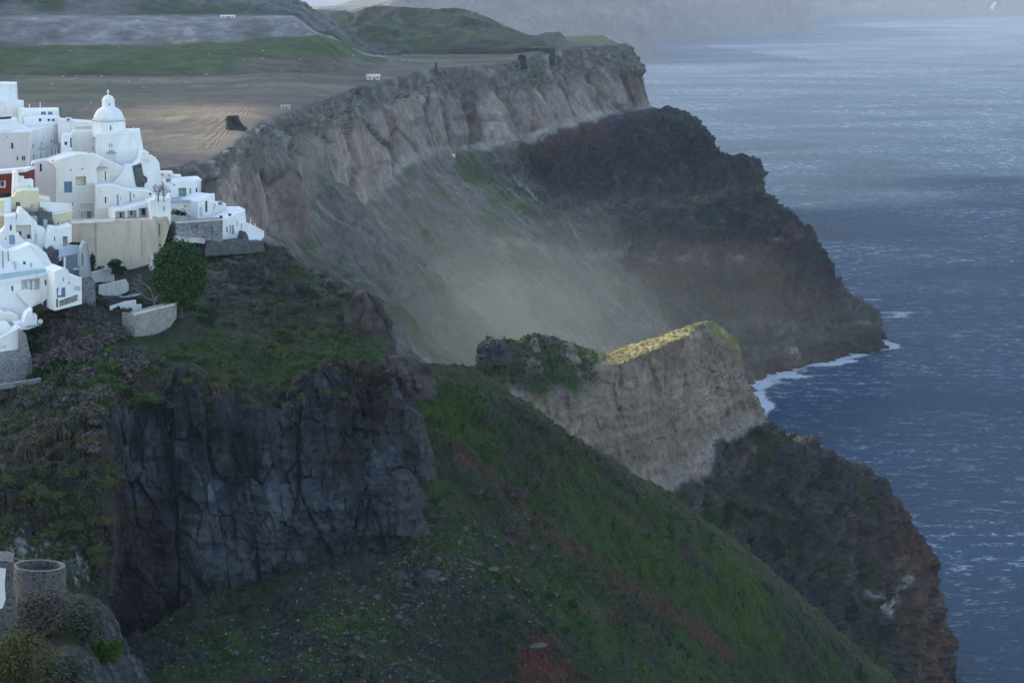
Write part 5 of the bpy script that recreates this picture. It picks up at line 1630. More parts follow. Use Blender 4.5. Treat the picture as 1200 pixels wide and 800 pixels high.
b = Plane((47.4, 379, 392), 0).hit(47.4, 381)
e = empty('satellite_dish', tuple(b), 'round white satellite dish beside the railed cabin balcony', 'satellite dish')
bm = bmesh.new()
bmesh.ops.create_cone(bm, cap_ends=True, segments=8, radius1=.06, radius2=.06, depth=.7, matrix=Matrix.Translation((0, 0, .1)))
bm_obj('stand', bm, M['darkmetal'], e)
bm = bmesh.new()
bmesh.ops.create_uvsphere(bm, u_segments=16, v_segments=10, radius=.42, matrix=Matrix.Translation((0, 0, .6)) @ Matrix.Diagonal((1, .35, 1, 1)))
bm_obj('dish', bm, M['oldwhite'], e, smooth=True)
for lab, px, py, Y, w_, h_, mt in [
        ('small white water tank on the roof of the low house left of the church', 80, 142, 500, 1.1, .8, 'white2'),
        ('grey air conditioner box on the roof edge of the modern house', 197, 212.6, 484, .9, .7, 'greyw'),
        ('white roof box on the wide house below the stone patch', 176, 229, 466, .9, .8, 'white2'),
        ('pale ventilation box on the flat roof of the pink house', 62, 190, 473, .7, .6, 'cream'),
        ('grey water tank on the roof of the stepped wall house', 258, 239.4, 478, .9, .6, 'greyw')]:
    b = Plane((px, py, Y), 0).hit(px, py)
    e = empty('roof_box', tuple(b - Vector((0, 0, .15))), lab, 'roof box')
    bm = bmesh.new()
    bmesh.ops.create_cube(bm, size=1, matrix=Matrix.Translation((0, .4, h_ / 2)) @ Matrix.Diagonal((w_, .7, h_, 1)))
    bmesh.ops.bevel(bm, geom=bm.edges, offset=.06, segments=2, affect='EDGES')
    bm_obj('casing', bm, M[mt], e)
    bm = bmesh.new()
    bmesh.ops.create_cone(bm, cap_ends=True, segments=16, radius1=h_ * .3, radius2=h_ * .3, depth=.05, matrix=Matrix.Translation((0, .04, h_ / 2)) @ Matrix.Rotation(math.pi / 2, 4, 'X'))
    bm_obj('grille', bm, M['darkmetal'], e)

# ---- garden walls
house('upper worn white garden wall at the foot of the beige wall', (120, 323, 426), 20,
      [(106.6, 334), (134, 330), (134, 321), (127.6, 314.2), (107, 319)], 'oldwhite', .6, name='garden_wall', cat='wall', group='garden walls', snap=(120, 331))
house('lower worn white garden wall with peeling plaster', (135, 337, 419), 20,
      [(116, 352), (141, 349), (151, 340), (151, 333), (147.6, 327.4), (116.4, 334.4)], 'oldwhite', .6, name='garden_wall', cat='wall', group='garden walls', snap=(132, 347))
house('thin pale garden kerb left of the bare pale tree', (155, 346, 417), 16,
      [(140, 350.6), (167, 346), (167, 343.4), (140, 347.6)], 'oldwhite', .4, name='garden_wall', cat='wall', group='garden walls', snap=(153, 348.5))
house('small white walled yard with an open front behind the grey block wall', (145, 360, 409), 18,
      [(128.4, 370), (130.6, 370), (132, 362), (141, 358), (141, 365), (154, 366), (166, 362), (166, 356.6), (159.6, 357), (159.4, 351.6), (146, 353.6), (129, 359)], 'white2', .5, name='yard_wall', cat='wall', group='garden walls', snap=(140, 366))
house('grey block retaining wall with a corner on the green slope', (158, 378, 403), 26,
      [(158, 398), (173, 400), (194, 392), (207, 372), (207, 355.6), (158, 368.4)], 'block', 3,
      parts=[F_('wall', 'block', [(157.9, 398), (157.9, 368.6), (143, 366), (143, 386)], .5, .03, yaw=-50, ref=(158, 378, 403)), F_('coping', 'oldwhite', [(157, 369.6), (207.6, 356.8), (207.6, 355), (157, 367.8)], .5, .12)], name='retaining_wall', cat='wall', group='retaining walls')
house('small white hut half hidden by the big round tree', (182, 306, 437), 14,
      [(176, 318), (187.6, 316), (186, 300), (177, 302)], 'oldwhite', 3, wins=[(178.6, 304, 180, 307, 's')], snap=(182, 316))
# ================================================================== PLANTS, ROCKS, SMALL THINGS
def mesh_from(name, V, Fc, mats, smooth=False, fm=None):
    me = bpy.data.meshes.new(name)
    me.from_pydata(V, [], Fc)
    for m_ in mats: me.materials.append(m_)
    if fm is not None: me.polygons.foreach_set('material_index', fm)
    if smooth: me.polygons.foreach_set('use_smooth', [True] * len(me.polygons))
    return me


def leaf_mesh(name, n, lobes, size, mat, seed, shell=.55, droop=0.0):
    """many small leaf clumps through the volume of a few lobes (centre, radii)"""
    rs = np.random.RandomState(seed)
    V, Fc = [], []
    w = np.array([l[1][0] * l[1][1] * l[1][2] for l in lobes]) ** .8
    w /= w.sum()
    for i in range(n):
        c, r = lobes[rs.choice(len(lobes), p=w)]
        d = rs.normal(size=3)
        d /= np.linalg.norm(d)
        rad = shell + (1 - shell) * rs.rand() ** .6
        p = np.array(c) + d * np.array(r) * rad * (1 + .12 * rs.randn())
        if p[2] < 0: p[2] = abs(p[2]) * .3
        a = rs.normal(size=3) * .7 + d * .6 + np.array([0, 0, .5])
        a /= np.linalg.norm(a)
        t = np.cross(a, rs.normal(size=3))
        t /= np.linalg.norm(t) + 1e-9
        b = np.cross(a, t)
        s = size * (.6 + .8 * rs.rand())
        k = len(V)
        V += [tuple(p - t * s * .5), tuple(p + b * s * .32 + a * s * .1), tuple(p + t * s * .6 - a * droop * s), tuple(p - b * s * .32)]
        Fc.append((k, k + 1, k + 2, k + 3))
    return mesh_from(name, V, Fc, [mat])


def tube(V, Fc, a, b, ra, rb, n=5):
    a, b = np.array(a), np.array(b)
    d = (b - a) / (np.linalg.norm(b - a) + 1e-9)
    t = np.cross(d, [0.3, .9, .2])
    t /= np.linalg.norm(t)
    s = np.cross(d, t)
    k = len(V)
    for c, r in ((a, ra), (b, rb)):
        for i in range(n):
            g = 2 * math.pi * i / n
            V.append(tuple(c + (t * math.cos(g) + s * math.sin(g)) * r))
    for i in range(n):
        j = (i + 1) % n
        Fc.append((k + i, k + j, k + n + j, k + n + i))


def branches(V, Fc, p, d, L, r, depth, rs, spread=.6, upb=.15):
    p, d = np.array(p, float), np.array(d, float)
    d /= np.linalg.norm(d)
    q = p
    for i in range(3):
        e = d + rs.normal(size=3) * .12
        e /= np.linalg.norm(e)
        q2 = q + e * L / 3
        tube(V, Fc, q, q2, r * (1 - .12 * i), r * (1 - .12 * (i + 1)))
        q, d = q2, e
    if depth == 0: return
    for i in range(3 if depth > 1 else 4):
        e = d + rs.normal(size=3) * spread + np.array([0, 0, upb])
        branches(V, Fc, q - d * L * .1 * i, e, L * (.62 + .2 * rs.rand()), r * .6, depth - 1, rs, spread, upb)


def obj_of(name, me, parent=None, loc=(0, 0, 0), rz=0.0, sc=1.0):
    o = bpy.data.objects.new(name, me)
    COL.objects.link(o)
    o.location = loc
    o.rotation_euler.z = rz
    o.scale = (sc, sc, sc) if not isinstance(sc, tuple) else sc
    if parent: o.parent = parent
    return o


HILLS = ['village_hill', 'green_slope', 'near_ground']


def tree(name, label, base, trunk, crown, group=None, cat='tree', bark='bark'):
    e = empty(name, tuple(base), label, cat, group)
    if trunk:
        V, Fc = [], []
        trunk(V, Fc)
        obj_of('trunk', mesh_from('trunk', V, Fc, [M[bark]]), e)
    if crown: obj_of('crown', crown, e)
    return e


def grd(px, py, names=HILLS, sink=.15):
    h = ground_hit(px, py, names)
    return h[0] - Vector((0, 0, sink)) if h else WV(px, py, 400)


def trunk_to(h, r, lean=(0, 0), n=4, seed=1):
    def f(V, Fc):
        rs = np.random.RandomState(seed)
        a = np.array([0, 0, -.4])
        for i in range(n):
            b = np.array([lean[0] * (i + 1) / n, lean[1] * (i + 1) / n, h * (i + 1) / n]) + rs.normal(size=3) * .06
            tube(V, Fc, a, b, r * (1 - .6 * i / n), r * (1 - .6 * (i + 1) / n), 7)
            a = b
        for i in range(6):
            d = np.array([rs.normal(), rs.normal(), .7])
            branches(V, Fc, a - [0, 0, h * .1 * i / 3], d, h * .35, r * .35, 1, rs)
    return f


# the big round tree below the white houses
b_ = grd(212, 372)
k_ = (b_ - Vector(CAM)).length / F
lob = [((0, 0, 52 * k_), (28 * k_, 25 * k_, 37 * k_)), ((-14 * k_, -8 * k_, 66 * k_), (14 * k_, 12 * k_, 15 * k_)), ((14 * k_, -8 * k_, 62 * k_), (14 * k_, 12 * k_, 15 * k_)), ((0, -14 * k_, 46 * k_), (19 * k_, 13 * k_, 20 * k_)), ((-19 * k_, -4 * k_, 44 * k_), (11 * k_, 12 * k_, 14 * k_)), ((19 * k_, -5 * k_, 42 * k_), (10 * k_, 12 * k_, 13 * k_))]
tree('round_tree', 'big dense dark green round tree, largest of the village, below the modern house', b_, trunk_to(40 * k_, .35), leaf_mesh('crown', 15000, lob, .5, M['leaftree'], 5, .72))
b_ = grd(137, 333)
k_ = (b_ - Vector(CAM)).length / F
lob = [((-3 * k_, 0, 24 * k_), (8 * k_, 8 * k_, 3.2 * k_)), ((3 * k_, 0, 19 * k_), (9 * k_, 8 * k_, 3 * k_)), ((0, -1, 28 * k_), (7 * k_, 7 * k_, 2.8 * k_)), ((1 * k_, 0, 14 * k_), (7 * k_, 6 * k_, 2.4 * k_))]
tree('pine_tree', 'small dark pine with layered flat crown in front of the beige wall', b_, trunk_to(22 * k_, .16), leaf_mesh('crown', 1600, lob, .34, M['leafdark'], 6, .3))
b_ = grd(118, 323)
k_ = (b_ - Vector(CAM)).length / F
tree('bush', 'small round dark bush on top of the upper worn garden wall', b_, None, leaf_mesh('crown', 700, [((0, 0, 6 * k_), (6.5 * k_, 5 * k_, 6.5 * k_)), ((-4 * k_, 0, 3 * k_), (6 * k_, 4 * k_, 4 * k_))], .3, M['leafdark'], 7, .5), cat='bush')
b_ = grd(108, 326)
k_ = (b_ - Vector(CAM)).length / F
tree('cypress', 'narrow dark green upright tree between the stair tower and the beige wall', b_, trunk_to(14 * k_, .1), leaf_mesh('crown', 800, [((0, 0, 10 * k_), (4 * k_, 4 * k_, 8 * k_)), ((1 * k_, 0, 22 * k_), (4 * k_, 4 * k_, 8 * k_))], .3, M['leafdark'], 8, .4))
pl_ = Plane((92, 297, 433), 0).hit(91, 297)
k_ = .14
tree('vine', 'dark leafy vine canopy arching over the stair tower top', pl_, trunk_to(1.2, .06), leaf_mesh('crown', 900, [((0, 0, 10 * k_), (8 * k_, 6 * k_, 4 * k_)), ((-6 * k_, 0, 11 * k_), (5 * k_, 5 * k_, 3 * k_)), ((7 * k_, 0, 7 * k_), (4 * k_, 5 * k_, 5 * k_))], .28, M['leafdark'], 9, .4), cat='vine')


def bare(label, base, L, r, seed, d=(0, 0, 1), depth=4, bark='palebark', group=None, spread=.6):
    e = empty('bare_tree', tuple(base), label, 'tree', group)
    rs = np.random.RandomState(seed)
    V, Fc = [], []
    tube(V, Fc, (0, 0, -.4), (0, 0, L * .5), r * 1.15, r, 7)
    obj_of('trunk', mesh_from('trunk', V, Fc, [M[bark]]), e)
    V, Fc = [], []
    for i in range(4):
        dd = np.array(d) + rs.normal(size=3) * .55
        branches(V, Fc, (0, 0, L * (.35 + .05 * i)), dd, L * .75, r * .7, depth - 1, rs, spread)
    obj_of('crown', mesh_from('crown', V, Fc, [M[bark]]), e)
    return e


bare('bare pale tree with spreading branches behind the grey block wall', grd(181, 362), 3.5, .16, 3, (-.35, 0, .8), 4)
bare('bare dark tree on the roof terrace of the small white house', Plane((185, 234, 458), 0).hit(185.5, 234), 1.3, .10, 5, (0, 0, 1), 4, 'bark')
bare('second bare tree, thinner, next to the terrace tree in front of the modern house', Plane((191, 234, 458), 0).hit(192, 234), 1.2, .08, 8, (.1, 0, 1), 4, 'bark')
bare('leafless shrub among the rubble before the ruined stone front', Plane((222, 258, 455), 0).hit(222, 262), 1.0, .05, 9, (0, 0, 1), 3, 'palebark')
for (px, py, lb) in [(205, 251, 'dark green potted plants under the grey terrace, nearest the bare trees'), (213, 252, 'dark green leafy plant on the parapet below the grey terrace slab')]:
    p_ = Plane((px, py, 474), 0).hit(px, py + 1)
    tree('potted_plant', lb, p_, None, leaf_mesh('crown', 260, [((0, 0, .6), (.8, .5, .7)), ((.5, 0, .4), (.5, .4, .5))], .25, M['leafdark'], px, .3), cat='plant')

# ---- shrubs on the slopes: a few meshes, many copies
SHM = {}
for kname, mt in [('green', 'leafgreen'), ('brown', 'leafbrown'), ('grey', 'leafgrey'), ('dark', 'leafdark'), ('olive', 'leafolive')]:
    SHM[kname] = []
    for s in range(3):
        rs = np.random.RandomState(100 + s)
        lobes = [((rs.normal() * .45, rs.normal() * .45, .35 + .15 * rs.rand()), (.5 + .35 * rs.rand(), .5 + .35 * rs.rand(), .35 + .3 * rs.rand())) for _ in range(5)]
        SHM[kname].append(leaf_mesh(kname + '_shrub', 620, lobes, .26, M[mt], s + 31, .4))
LBL = dict(green=('green shrub on the grassy slope above the dark cliff', 'green shrubs on the hill'),
           brown=('brown twiggy shrub on the slope below the white houses', 'brown shrubs on the hill'),
           grey=('grey-green shrub on the rocky hillside', 'grey-green shrubs on the hill'),
           dark=('dark green shrub on the hillside near the houses', 'dark green shrubs on the hill'),
           olive=('olive dry shrub on the steep spur at the left', 'olive shrubs on the spur'))
SPOTS = []


def scatter(kind, region, n, smin, smax, names=('village_hill',), minz=.35, gap=.6, label=None, group=None, cat='shrub', name='shrub'):
    (x0, y0, x1, y1) = region
    done = tries = 0
    while done < n and tries < n * 12:
        tries += 1
        px, py = rnd.uniform(x0, x1), rnd.uniform(y0, y1)
        h = ground_hit(px, py, names)
        if not h or abs(h[1].z) < minz: continue
        s = rnd.uniform(smin, smax)
        if any((h[0] - q).length < gap * (s + r_) for q, r_ in SPOTS): continue
        SPOTS.append((h[0], s))
        o = obj_of(name, rnd.choice(SHM[kind]), None, tuple(h[0] - Vector((0, 0, .25 * s))), rnd.uniform(0, 6.28), (s * rnd.uniform(.9, 1.3), s * rnd.uniform(.9, 1.2), s * rnd.uniform(.7, 1.05)))
        tag(o, label or LBL[kind][0], cat, group or LBL[kind][1])
        done += 1


scatter('brown', (60, 350, 160, 450), 28, 1.3, 2.6, gap=.45)
scatter('grey', (60, 360, 240, 475), 20, 1.0, 2.0, gap=.45)
scatter('green', (100, 390, 250, 475), 20, .9, 1.7, gap=.45)
scatter('dark', (30, 365, 90, 450), 18, 1.2, 2.2, gap=.45)
scatter('dark', (170, 360, 250, 380), 8, .9, 1.6)
scatter('dark', (108, 330, 182, 364), 12, .5, 1.0, label='small dark shrub among the worn garden walls', group='shrubs among the garden walls')
scatter('grey', (240, 285, 410, 360), 42, .7, 1.8, gap=.5)
scatter('dark', (240, 285, 460, 430), 16, .6, 1.4, gap=.5)
scatter('brown', (250, 340, 330, 380), 8, .7, 1.4)
scatter('green', (150, 430, 450, 470), 14, .5, 1.0)
scatter('green', (330, 350, 440, 420), 12, .5, 1.0)
scatter('brown', (0, 455, 120, 540), 22, 1.0, 2.0, gap=.5)
scatter('olive', (0, 500, 130, 660), 30, .8, 1.7, minz=.2, gap=.5)
scatter('grey', (20, 450, 130, 560), 8, .6, 1.1, minz=.2)
scatter('brown', (470, 560, 640, 650), 8, .7, 1.5, ('green_slope',), label='brown twiggy shrub on the green slope right of the cliff', group='brown shrubs on the green slope')
scatter('dark', (540, 690, 680, 790), 14, .5, 1.2, ('green_slope',), label='dark low shrub among the rubble at the bottom of the slope', group='dark shrubs in the rubble')
scatter('grey', (400, 720, 480, 780), 6, .8, 1.4, ('green_slope',), label='grey leafless shrub in the middle of the rubble', group='grey shrubs in the rubble')
scatter('grey', (520, 450, 900, 700), 12, .4, .8, ('green_slope',), label='low grey-green tussock on the long green slope', group='tussocks on the green slope')

# ---- bushes round the lookout, seen close
def big_bush(label, px, py, rpx, hpx, mat, seed, n=3600, leaf=.16):
    b = grd(px, py, ['near_ground'])
    k = (b - Vector(CAM)).length / F
    rs = np.random.RandomState(seed)
    lobes = [((rs.uniform(-.6, .6) * rpx * k, rs.uniform(-.5, .3) * rpx * k, hpx * k * rs.uniform(.3, .6)), (rpx * k * rs.uniform(.35, .55), rpx * k * rs.uniform(.35, .5), hpx * k * rs.uniform(.3, .45))) for _ in range(8)]
    e = tree('bush', label, b, trunk_to(hpx * k * .5, .06), leaf_mesh('crown', n, lobes, leaf, M[mat], seed, .5), cat='bush')
    return e


big_bush('big yellow-green bush at the bottom left corner below the lookout', 30, 806, 58, 78, 'leafolive', 41, 6500)
big_bush('dark green bush at the left edge below the stone pier', 2, 790, 34, 58, 'leafgreen', 42)
big_bush('grey-green wispy bush right below the round stone lookout', 96, 748, 34, 56, 'leafgrey', 43, 4200)
big_bush('dry brown bush against the foot of the round lookout wall', 48, 740, 36, 62, 'leafbrown', 44, 5000)
big_bush('small dark green bush on the rock edge right of the grey-green bush', 122, 775, 22, 40, 'leafgreen', 45, 2200)
big_bush('low grey bush in the bottom corner between the yellow-green bush and the bare rock', 88, 800, 34, 44, 'leafgrey', 46, 3000)

# ---- round stone lookout and the pier beside it
lc = WV(45.5, 662, 150)
px2m = 150 / F * 1.02
lo_ = empty('stone_lookout', tuple(lc - Vector((0, 0, 4.0))), 'round lookout wall of black lava stones in pale mortar at the bottom left', 'lookout wall')
lloc = tuple(lo_.location)
r_ = 31 * px2m
bm = bmesh.new()
ns = 48
ringp = []
for (rr, z) in [(r_, -3.4), (r_, 0), (r_ - .28, 0), (r_ - .28, -1.4)]:
    ringp.append([bm.verts.new(lc + Vector((rr * math.cos(a) , rr * math.sin(a), z + (0.10 * math.cos(a * 1 + 2.6) if z == 0 else 0)))) for a in [2 * math.pi * i / ns for i in range(ns)]])
for a, b in zip(ringp[:-1], ringp[1:]):
    for i in range(ns):
        j = (i + 1) % ns
        bm.faces.new((a[i], a[j], b[j], b[i]))
bm_obj('parapet', bm, M['lookout'], lo_, lloc)
bm = bmesh.new()
bmesh.ops.create_circle(bm, cap_ends=True, segments=ns, radius=r_ - .27, matrix=Matrix.Translation(lc - Vector((0, 0, 1.35))))
bm_obj('floor', bm, M['greyw'], lo_, lloc)
house('stone pier with a pale pink plaster panel, cut by the left edge beside the lookout', (8, 700, 131), 10,
      [(-30, 790), (7, 765), (8, 738), (18.4, 732), (18, 700), (15, 690), (15.4, 658.6), (7, 657), (-30, 655)], 'lookout', 2.2,
      parts=[F_('plaster_panel', 'pink', [(-30, 722), (3, 712), (6.6, 702), (5.4, 684), (7, 666), (-30, 661)], .08, .06)], name='stone_pier', cat='pier', group=None, wall='masonry')

# ---- boulders and rubble
ROCKM = []
for s in range(5):
    bm = bmesh.new()
    bmesh.ops.create_icosphere(bm, subdivisions=3, radius=1)
    rs = np.random.RandomState(s + 70)
    co = np.array([v.co[:] for v in bm.verts])
    planes = rs.normal(size=(11, 3))
    planes /= np.linalg.norm(planes, axis=1)[:, None]
    for pn in planes:
        dd = co @ pn
        lim = rs.uniform(.45, .8)
        co -= np.maximum(0, dd - lim)[:, None] * pn
    co += fbm(co, 3.0, 3, off=s)[:, None] * co * .1
    co *= np.array([1, rs.uniform(.6, .9), rs.uniform(.45, .75)])
    for v, c in zip(bm.verts, co): v.co = c
    me = bpy.data.meshes.new('boulder')
    bm.to_mesh(me)
    bm.free()
    ROCKM.append(me)


def rocks(region, n, smin, smax, mat, label, group, names=('green_slope',), powr=2.5):
    x0, y0, x1, y1 = region
    ms = []
    for me in ROCKM:
        m2 = me.copy()
        m2.materials.append(M[mat])
        ms.append(m2)
    for i in range(n):
        for _ in range(6):
            px = rnd.gauss((x0 + x1) / 2, (x1 - x0) / 4.2)
            py = rnd.gauss((y0 + y1) / 2, (y1 - y0) / 4.2)
            h = ground_hit(px, py, names)
            if h: break
        else: continue
        s = smin + (smax - smin) * rnd.random() ** powr
        o = obj_of('boulder', rnd.choice(ms), None, tuple(h[0] + Vector((0, 0, s * .02))), rnd.uniform(0, 6.28), (s, s, s * rnd.uniform(.8, 1.1)))
        o.rotation_euler.x = rnd.uniform(-.5, .5)
        tag(o, label, 'boulder', group)


rocks((480, 600, 640, 720), 70, .25, 1.3, 'rockgrey', 'grey angular boulder in the rubble right of the dark cliff', 'boulders in the rubble fan')
rocks((360, 680, 500, 790), 50, .2, 1.1, 'rockgrey', 'pale grey boulder lying below the foot of the dark cliff', 'boulders below the cliff foot')
rocks((200, 720, 360, 790), 26, .2, .8, 'rockgrey', 'small grey boulder in the hollow at the bottom left of the cliff', 'boulders in the hollow')
rocks((440, 640, 560, 700), 24, .4, 1.4, 'rockdark', 'dark lava boulder at the right foot of the cliff', 'dark boulders at the cliff foot')
h = ground_hit(503, 682, ['green_slope'])
o = obj_of('boulder', ROCKM[1].copy(), None, tuple(h[0] + Vector((0, 0, .8))), .4, (2.5, 2.2, 2.6))
o.data.materials.append(M['rockdark'])
tag(o, 'largest boulder, a rounded dark block standing in the rubble', 'boulder')
h = ground_hit(628, 758, ['green_slope'])
o = obj_of('boulder', ROCKM[2].copy(), None, tuple(h[0] + Vector((0, 0, .2))), .2, (2.0, 1.2, .9))
o.data.materials.append(M['rockgrey'])
tag(o, 'flat grey slab of rock above the red cutting at the bottom', 'boulder')

rs_ = np.random.RandomState(5)


def stuff_mesh(name, regions, n, smin, smax, mats, mode, names, minz=.3):
    V, Fc, fm = [], [], []
    base = ROCKM[0]
    for i in range(n):
        x0, y0, x1, y1 = regions[rs_.randint(len(regions))]
        px, py = rs_.uniform(x0, x1), rs_.uniform(y0, y1)
        h = ground_hit(px, py, names)
        if not h or abs(h[1].z) < minz: continue
        p = np.array(h[0])
        s = smin + (smax - smin) * rs_.rand() ** 1.6
        mi = rs_.randint(len(mats))
        if mode == 'tuft':
            cl = fbm(p[None], .25, 2)[0]
            if cl < -.25: continue
            for b in range(5):
                g = rs_.rand() * 6.28
                ln = rs_.normal(size=2) * .45 * s
                w_ = s * .22
                k = len(V)
                o = p + np.array([rs_.normal() * .5 * s, rs_.normal() * .5 * s, -.05])
                V += [tuple(o + [math.cos(g) * w_, math.sin(g) * w_, 0]), tuple(o - [math.cos(g) * w_, math.sin(g) * w_, 0]), tuple(o + [ln[0], ln[1], s])]
                Fc.append((k, k + 1, k + 2))
                fm.append(mi)
        else:
            k = len(V)
            pts = rs_.normal(size=(6, 3))
            pts /= np.linalg.norm(pts, axis=1)[:, None]
            oc = np.array([[1, 0, 0], [0, 1, 0], [-1, 0, 0], [0, -1, 0], [0, 0, .7], [0, 0, -.7]]) + pts * .35
            V += [tuple(p + q * s) for q in oc]
            for a, b in ((0, 1), (1, 2), (2, 3), (3, 0)):
                Fc += [(k + a, k + b, k + 4), (k + b, k + a, k + 5)]
                fm += [mi, mi]
    o = obj_of(name, mesh_from(name, V, Fc, [M[m_] for m_ in mats], False, fm))
    tag(o, kind='stuff')


stuff_mesh('grass', [(440, 420, 1060, 810), (440, 420, 800, 700), (150, 650, 760, 810)], 21000, .14, .5, ['leafgreen', 'leafgreen', 'leafdark', 'leafolive', 'leafgrey'], 'tuft', ['green_slope'])
stuff_mesh('scrub', [(0, 290, 460, 500), (0, 430, 140, 700), (230, 280, 460, 440)], 11000, .15, .6, ['leafgreen', 'leafgreen', 'leafdark', 'leafbrown', 'leafgrey'], 'tuft', ['village_hill'])
stuff_mesh('yellow_flowers', [(300, 385, 350, 425), (245, 432, 270, 462)], 420, .12, .3, ['leafyellow'], 'tuft', ['village_hill'])
stuff_mesh('rubble', [(460, 600, 660, 730), (340, 670, 520, 800), (170, 700, 400, 800), (460, 640, 560, 700)], 3600, .06, .34, ['rockgrey', 'rockdark', 'rockdark', 'rocktan'], 'stone', ['green_slope'])
stuff_mesh('loose_stones', [(180, 330, 460, 500), (0, 440, 200, 520), (480, 430, 1000, 800)], 1800, .06, .22, ['rockgrey', 'rocktan'], 'stone', ['village_hill', 'green_slope'])
stuff_mesh('headland_scrub', [(560, 395, 700, 450), (790, 500, 1100, 790)], 3800, .3, .9, ['leafgreen', 'leafdark', 'leafgrey', 'leafbrown'], 'tuft', ['pumice_headland'], .25)
stuff_mesh('dry_grass', [(705, 380, 815, 425)], 1500, .15, .5, ['leafolive', 'leafolive', 'leafgreen'], 'tuft', ['pumice_headland'], .5)

# ---- small things far off
def cottage(label, px, py, wpx, hpx, ground, mat='cream', roof=None, name='cottage', cat='house', wins=1, yaw=10, group=None, dpx=None):
    h = ground_hit(px, py, ground)
    Y = h[0].y
    k = Y / F
    w, hh, d = wpx * k, hpx * k, (dpx or wpx * .6) * k
    e = empty(name, tuple(h[0] - Vector((0, 0, .4))), label, cat, group)
    e.rotation_euler.z = R(yaw)
    def bx(nm, c, s, mt, par=None):
        bm = bmesh.new()
        bmesh.ops.create_cube(bm, size=1, matrix=Matrix.Translation(c) @ Matrix.Diagonal((*s, 1)))
        return bm_obj(nm, bm, M[mt], par or e)
    bx('wall', Vector((0, d / 2, hh / 2)), (w, d, hh), mat)
    if roof == 'gable':
        bm = bmesh.new()
        rr = hh * .42
        vs = [bm.verts.new(v) for v in [(-w * .55, -d * .06, hh), (-w * .55, d * 1.06, hh), (-w * .55, d / 2, hh + rr), (w * .55, -d * .06, hh), (w * .55, d * 1.06, hh), (w * .55, d / 2, hh + rr)]]
        for f in ((0, 1, 2), (3, 5, 4), (0, 2, 5, 3), (1, 4, 5, 2), (0, 3, 4, 1)): bm.faces.new([vs[i] for i in f])
        bm_obj('roof', bm, M['beige' if mat != 'white' else 'white'], e)
    else:
        bx('roof', Vector((0, d / 2, hh + .12)), (w * 1.04, d * 1.04, .24), mat)
    for i in range(wins):
        bx('window', Vector((w * (-.3 + .6 * (i / max(1, wins - 1)) if wins > 1 else -.25), -.03, hh * .6)), (w * .12, .08, hh * .28), 'glass')
    bx('door', Vector((w * .05, -.03, hh * .33)), (w * .12, .08, hh * .66), 'darkwood')
    return e


cottage('lone pale pink cottage with a low gabled roof on the plateau rim', 438, 94, 15, 5.5, ['plateau'], 'beige', 'gable', wins=2)
cottage('small flat-roofed pale shed among the brown fields', 335, 128, 11, 5, ['plateau'], 'greyw', None, 'shed', 'shed')
cottage('long low white building on the edge of the pale spoil terrace', 267, 21, 17, 3.4, ['terraced_bank'], 'white', None, 'long_building', 'building', 4, 4, dpx=5)
cottage('tiny white hut at the foot of the tephra cliff', 531, 184, 5, 3.6, ['great_headland'], 'white', None, 'hut', 'hut')
cottage('small grey ruined boathouse above the surf of the great headland', 931, 413, 10, 5, ['great_headland'], 'block', None, 'boathouse', 'hut', 2)
cottage('tiny white chapel on the hazy far cliff', 684, 49, 7, 3, ['far_cliff'], 'white', 'gable', 'chapel', 'chapel')


def crag(name, label, px, py, wpx, hpx, ground, mat, seed, prof, cat='rock', Y=None):
    h = (WV(px, py, Y),) if Y else ground_hit(px, py, ground)
    k = h[0].y / F
    bm = bmesh.new()
    rings = []
    n = 26
    for (f, z) in prof:
        rings.append([bm.verts.new((f[0] * wpx * k + f[1] * wpx * k * .5 * math.cos(2 * math.pi * i / n), f[1] * wpx * k * .4 * math.sin(2 * math.pi * i / n), z * hpx * k)) for i in range(n)])
    for a, b in zip(rings[:-1], rings[1:]):
        for i in range(n):
            j = (i + 1) % n
            bm.faces.new((a[i], a[j], b[j], b[i]))
    bm.faces.new(rings[-1])
    bmesh.ops.subdivide_edges(bm, edges=bm.edges, cuts=2, use_grid_fill=True)
    co = np.array([v.co[:] for v in bm.verts]) + seed * 13.0
    dsp = (fbm(co, 3.0 / (wpx * k), 4) * .22 + facets(np.stack([np.arctan2(co[:, 1] - seed * 13, co[:, 0] - seed * 13) * 1.6, co[:, 2] / (hpx * k) * 2.5], 1), seed, 1.5, .3, .1)[0] * .10) * wpx * k
    for v, d in zip(bm.verts, dsp):
        v.co += Vector((v.co.x, v.co.y, 0)).normalized() * float(d) if v.co.xy.length > 1e-6 else Vector()
    o = bm_obj(name, bm, M[mat])
    o.location = h[0] - Vector((0, 0, .5))
    tag(o, label, cat)


crag('rock_stack', 'dark square-topped rock stack standing alone on the brown plateau edge', 276, 152, 26, 18, ['plateau', 'great_headland'], 'rockdark', 1, [((.05, 1.1), -.1), ((0, .95), .15), ((-.08, .72), .4), ((-.12, .62), .7), ((-.1, .55), .98), ((-.1, .3), 1.03)])
crag('rock_stub', 'dark block of rock on the rim of the great headland', 612, 79, 12, 15, ['plateau', 'great_headland'], 'rockdark', 2, [((0, 1.1), -.1), ((0, .9), .2), ((-.05, .8), .6), ((0, .7), .95), ((0, .3), 1.05)])
crag('rock_pinnacle', 'thin rock pinnacle on the rim left of the dark block', 511, 84, 5, 12, ['plateau', 'great_headland'], 'rockgrey', 3, [((0, 1.5), -.1), ((0, 1.0), .2), ((0, .6), .6), ((.05, .35), 1.0)])
crag('rock_pinnacle', 'small upright rock pinnacle on the seaward ridge of the great headland', 810, 156, 6, 10, ['great_headland'], 'rockdark', 4, [((0, 1.8), -.3), ((0, 1.0), .2), ((0, .7), .6), ((.05, .5), 1.0)])
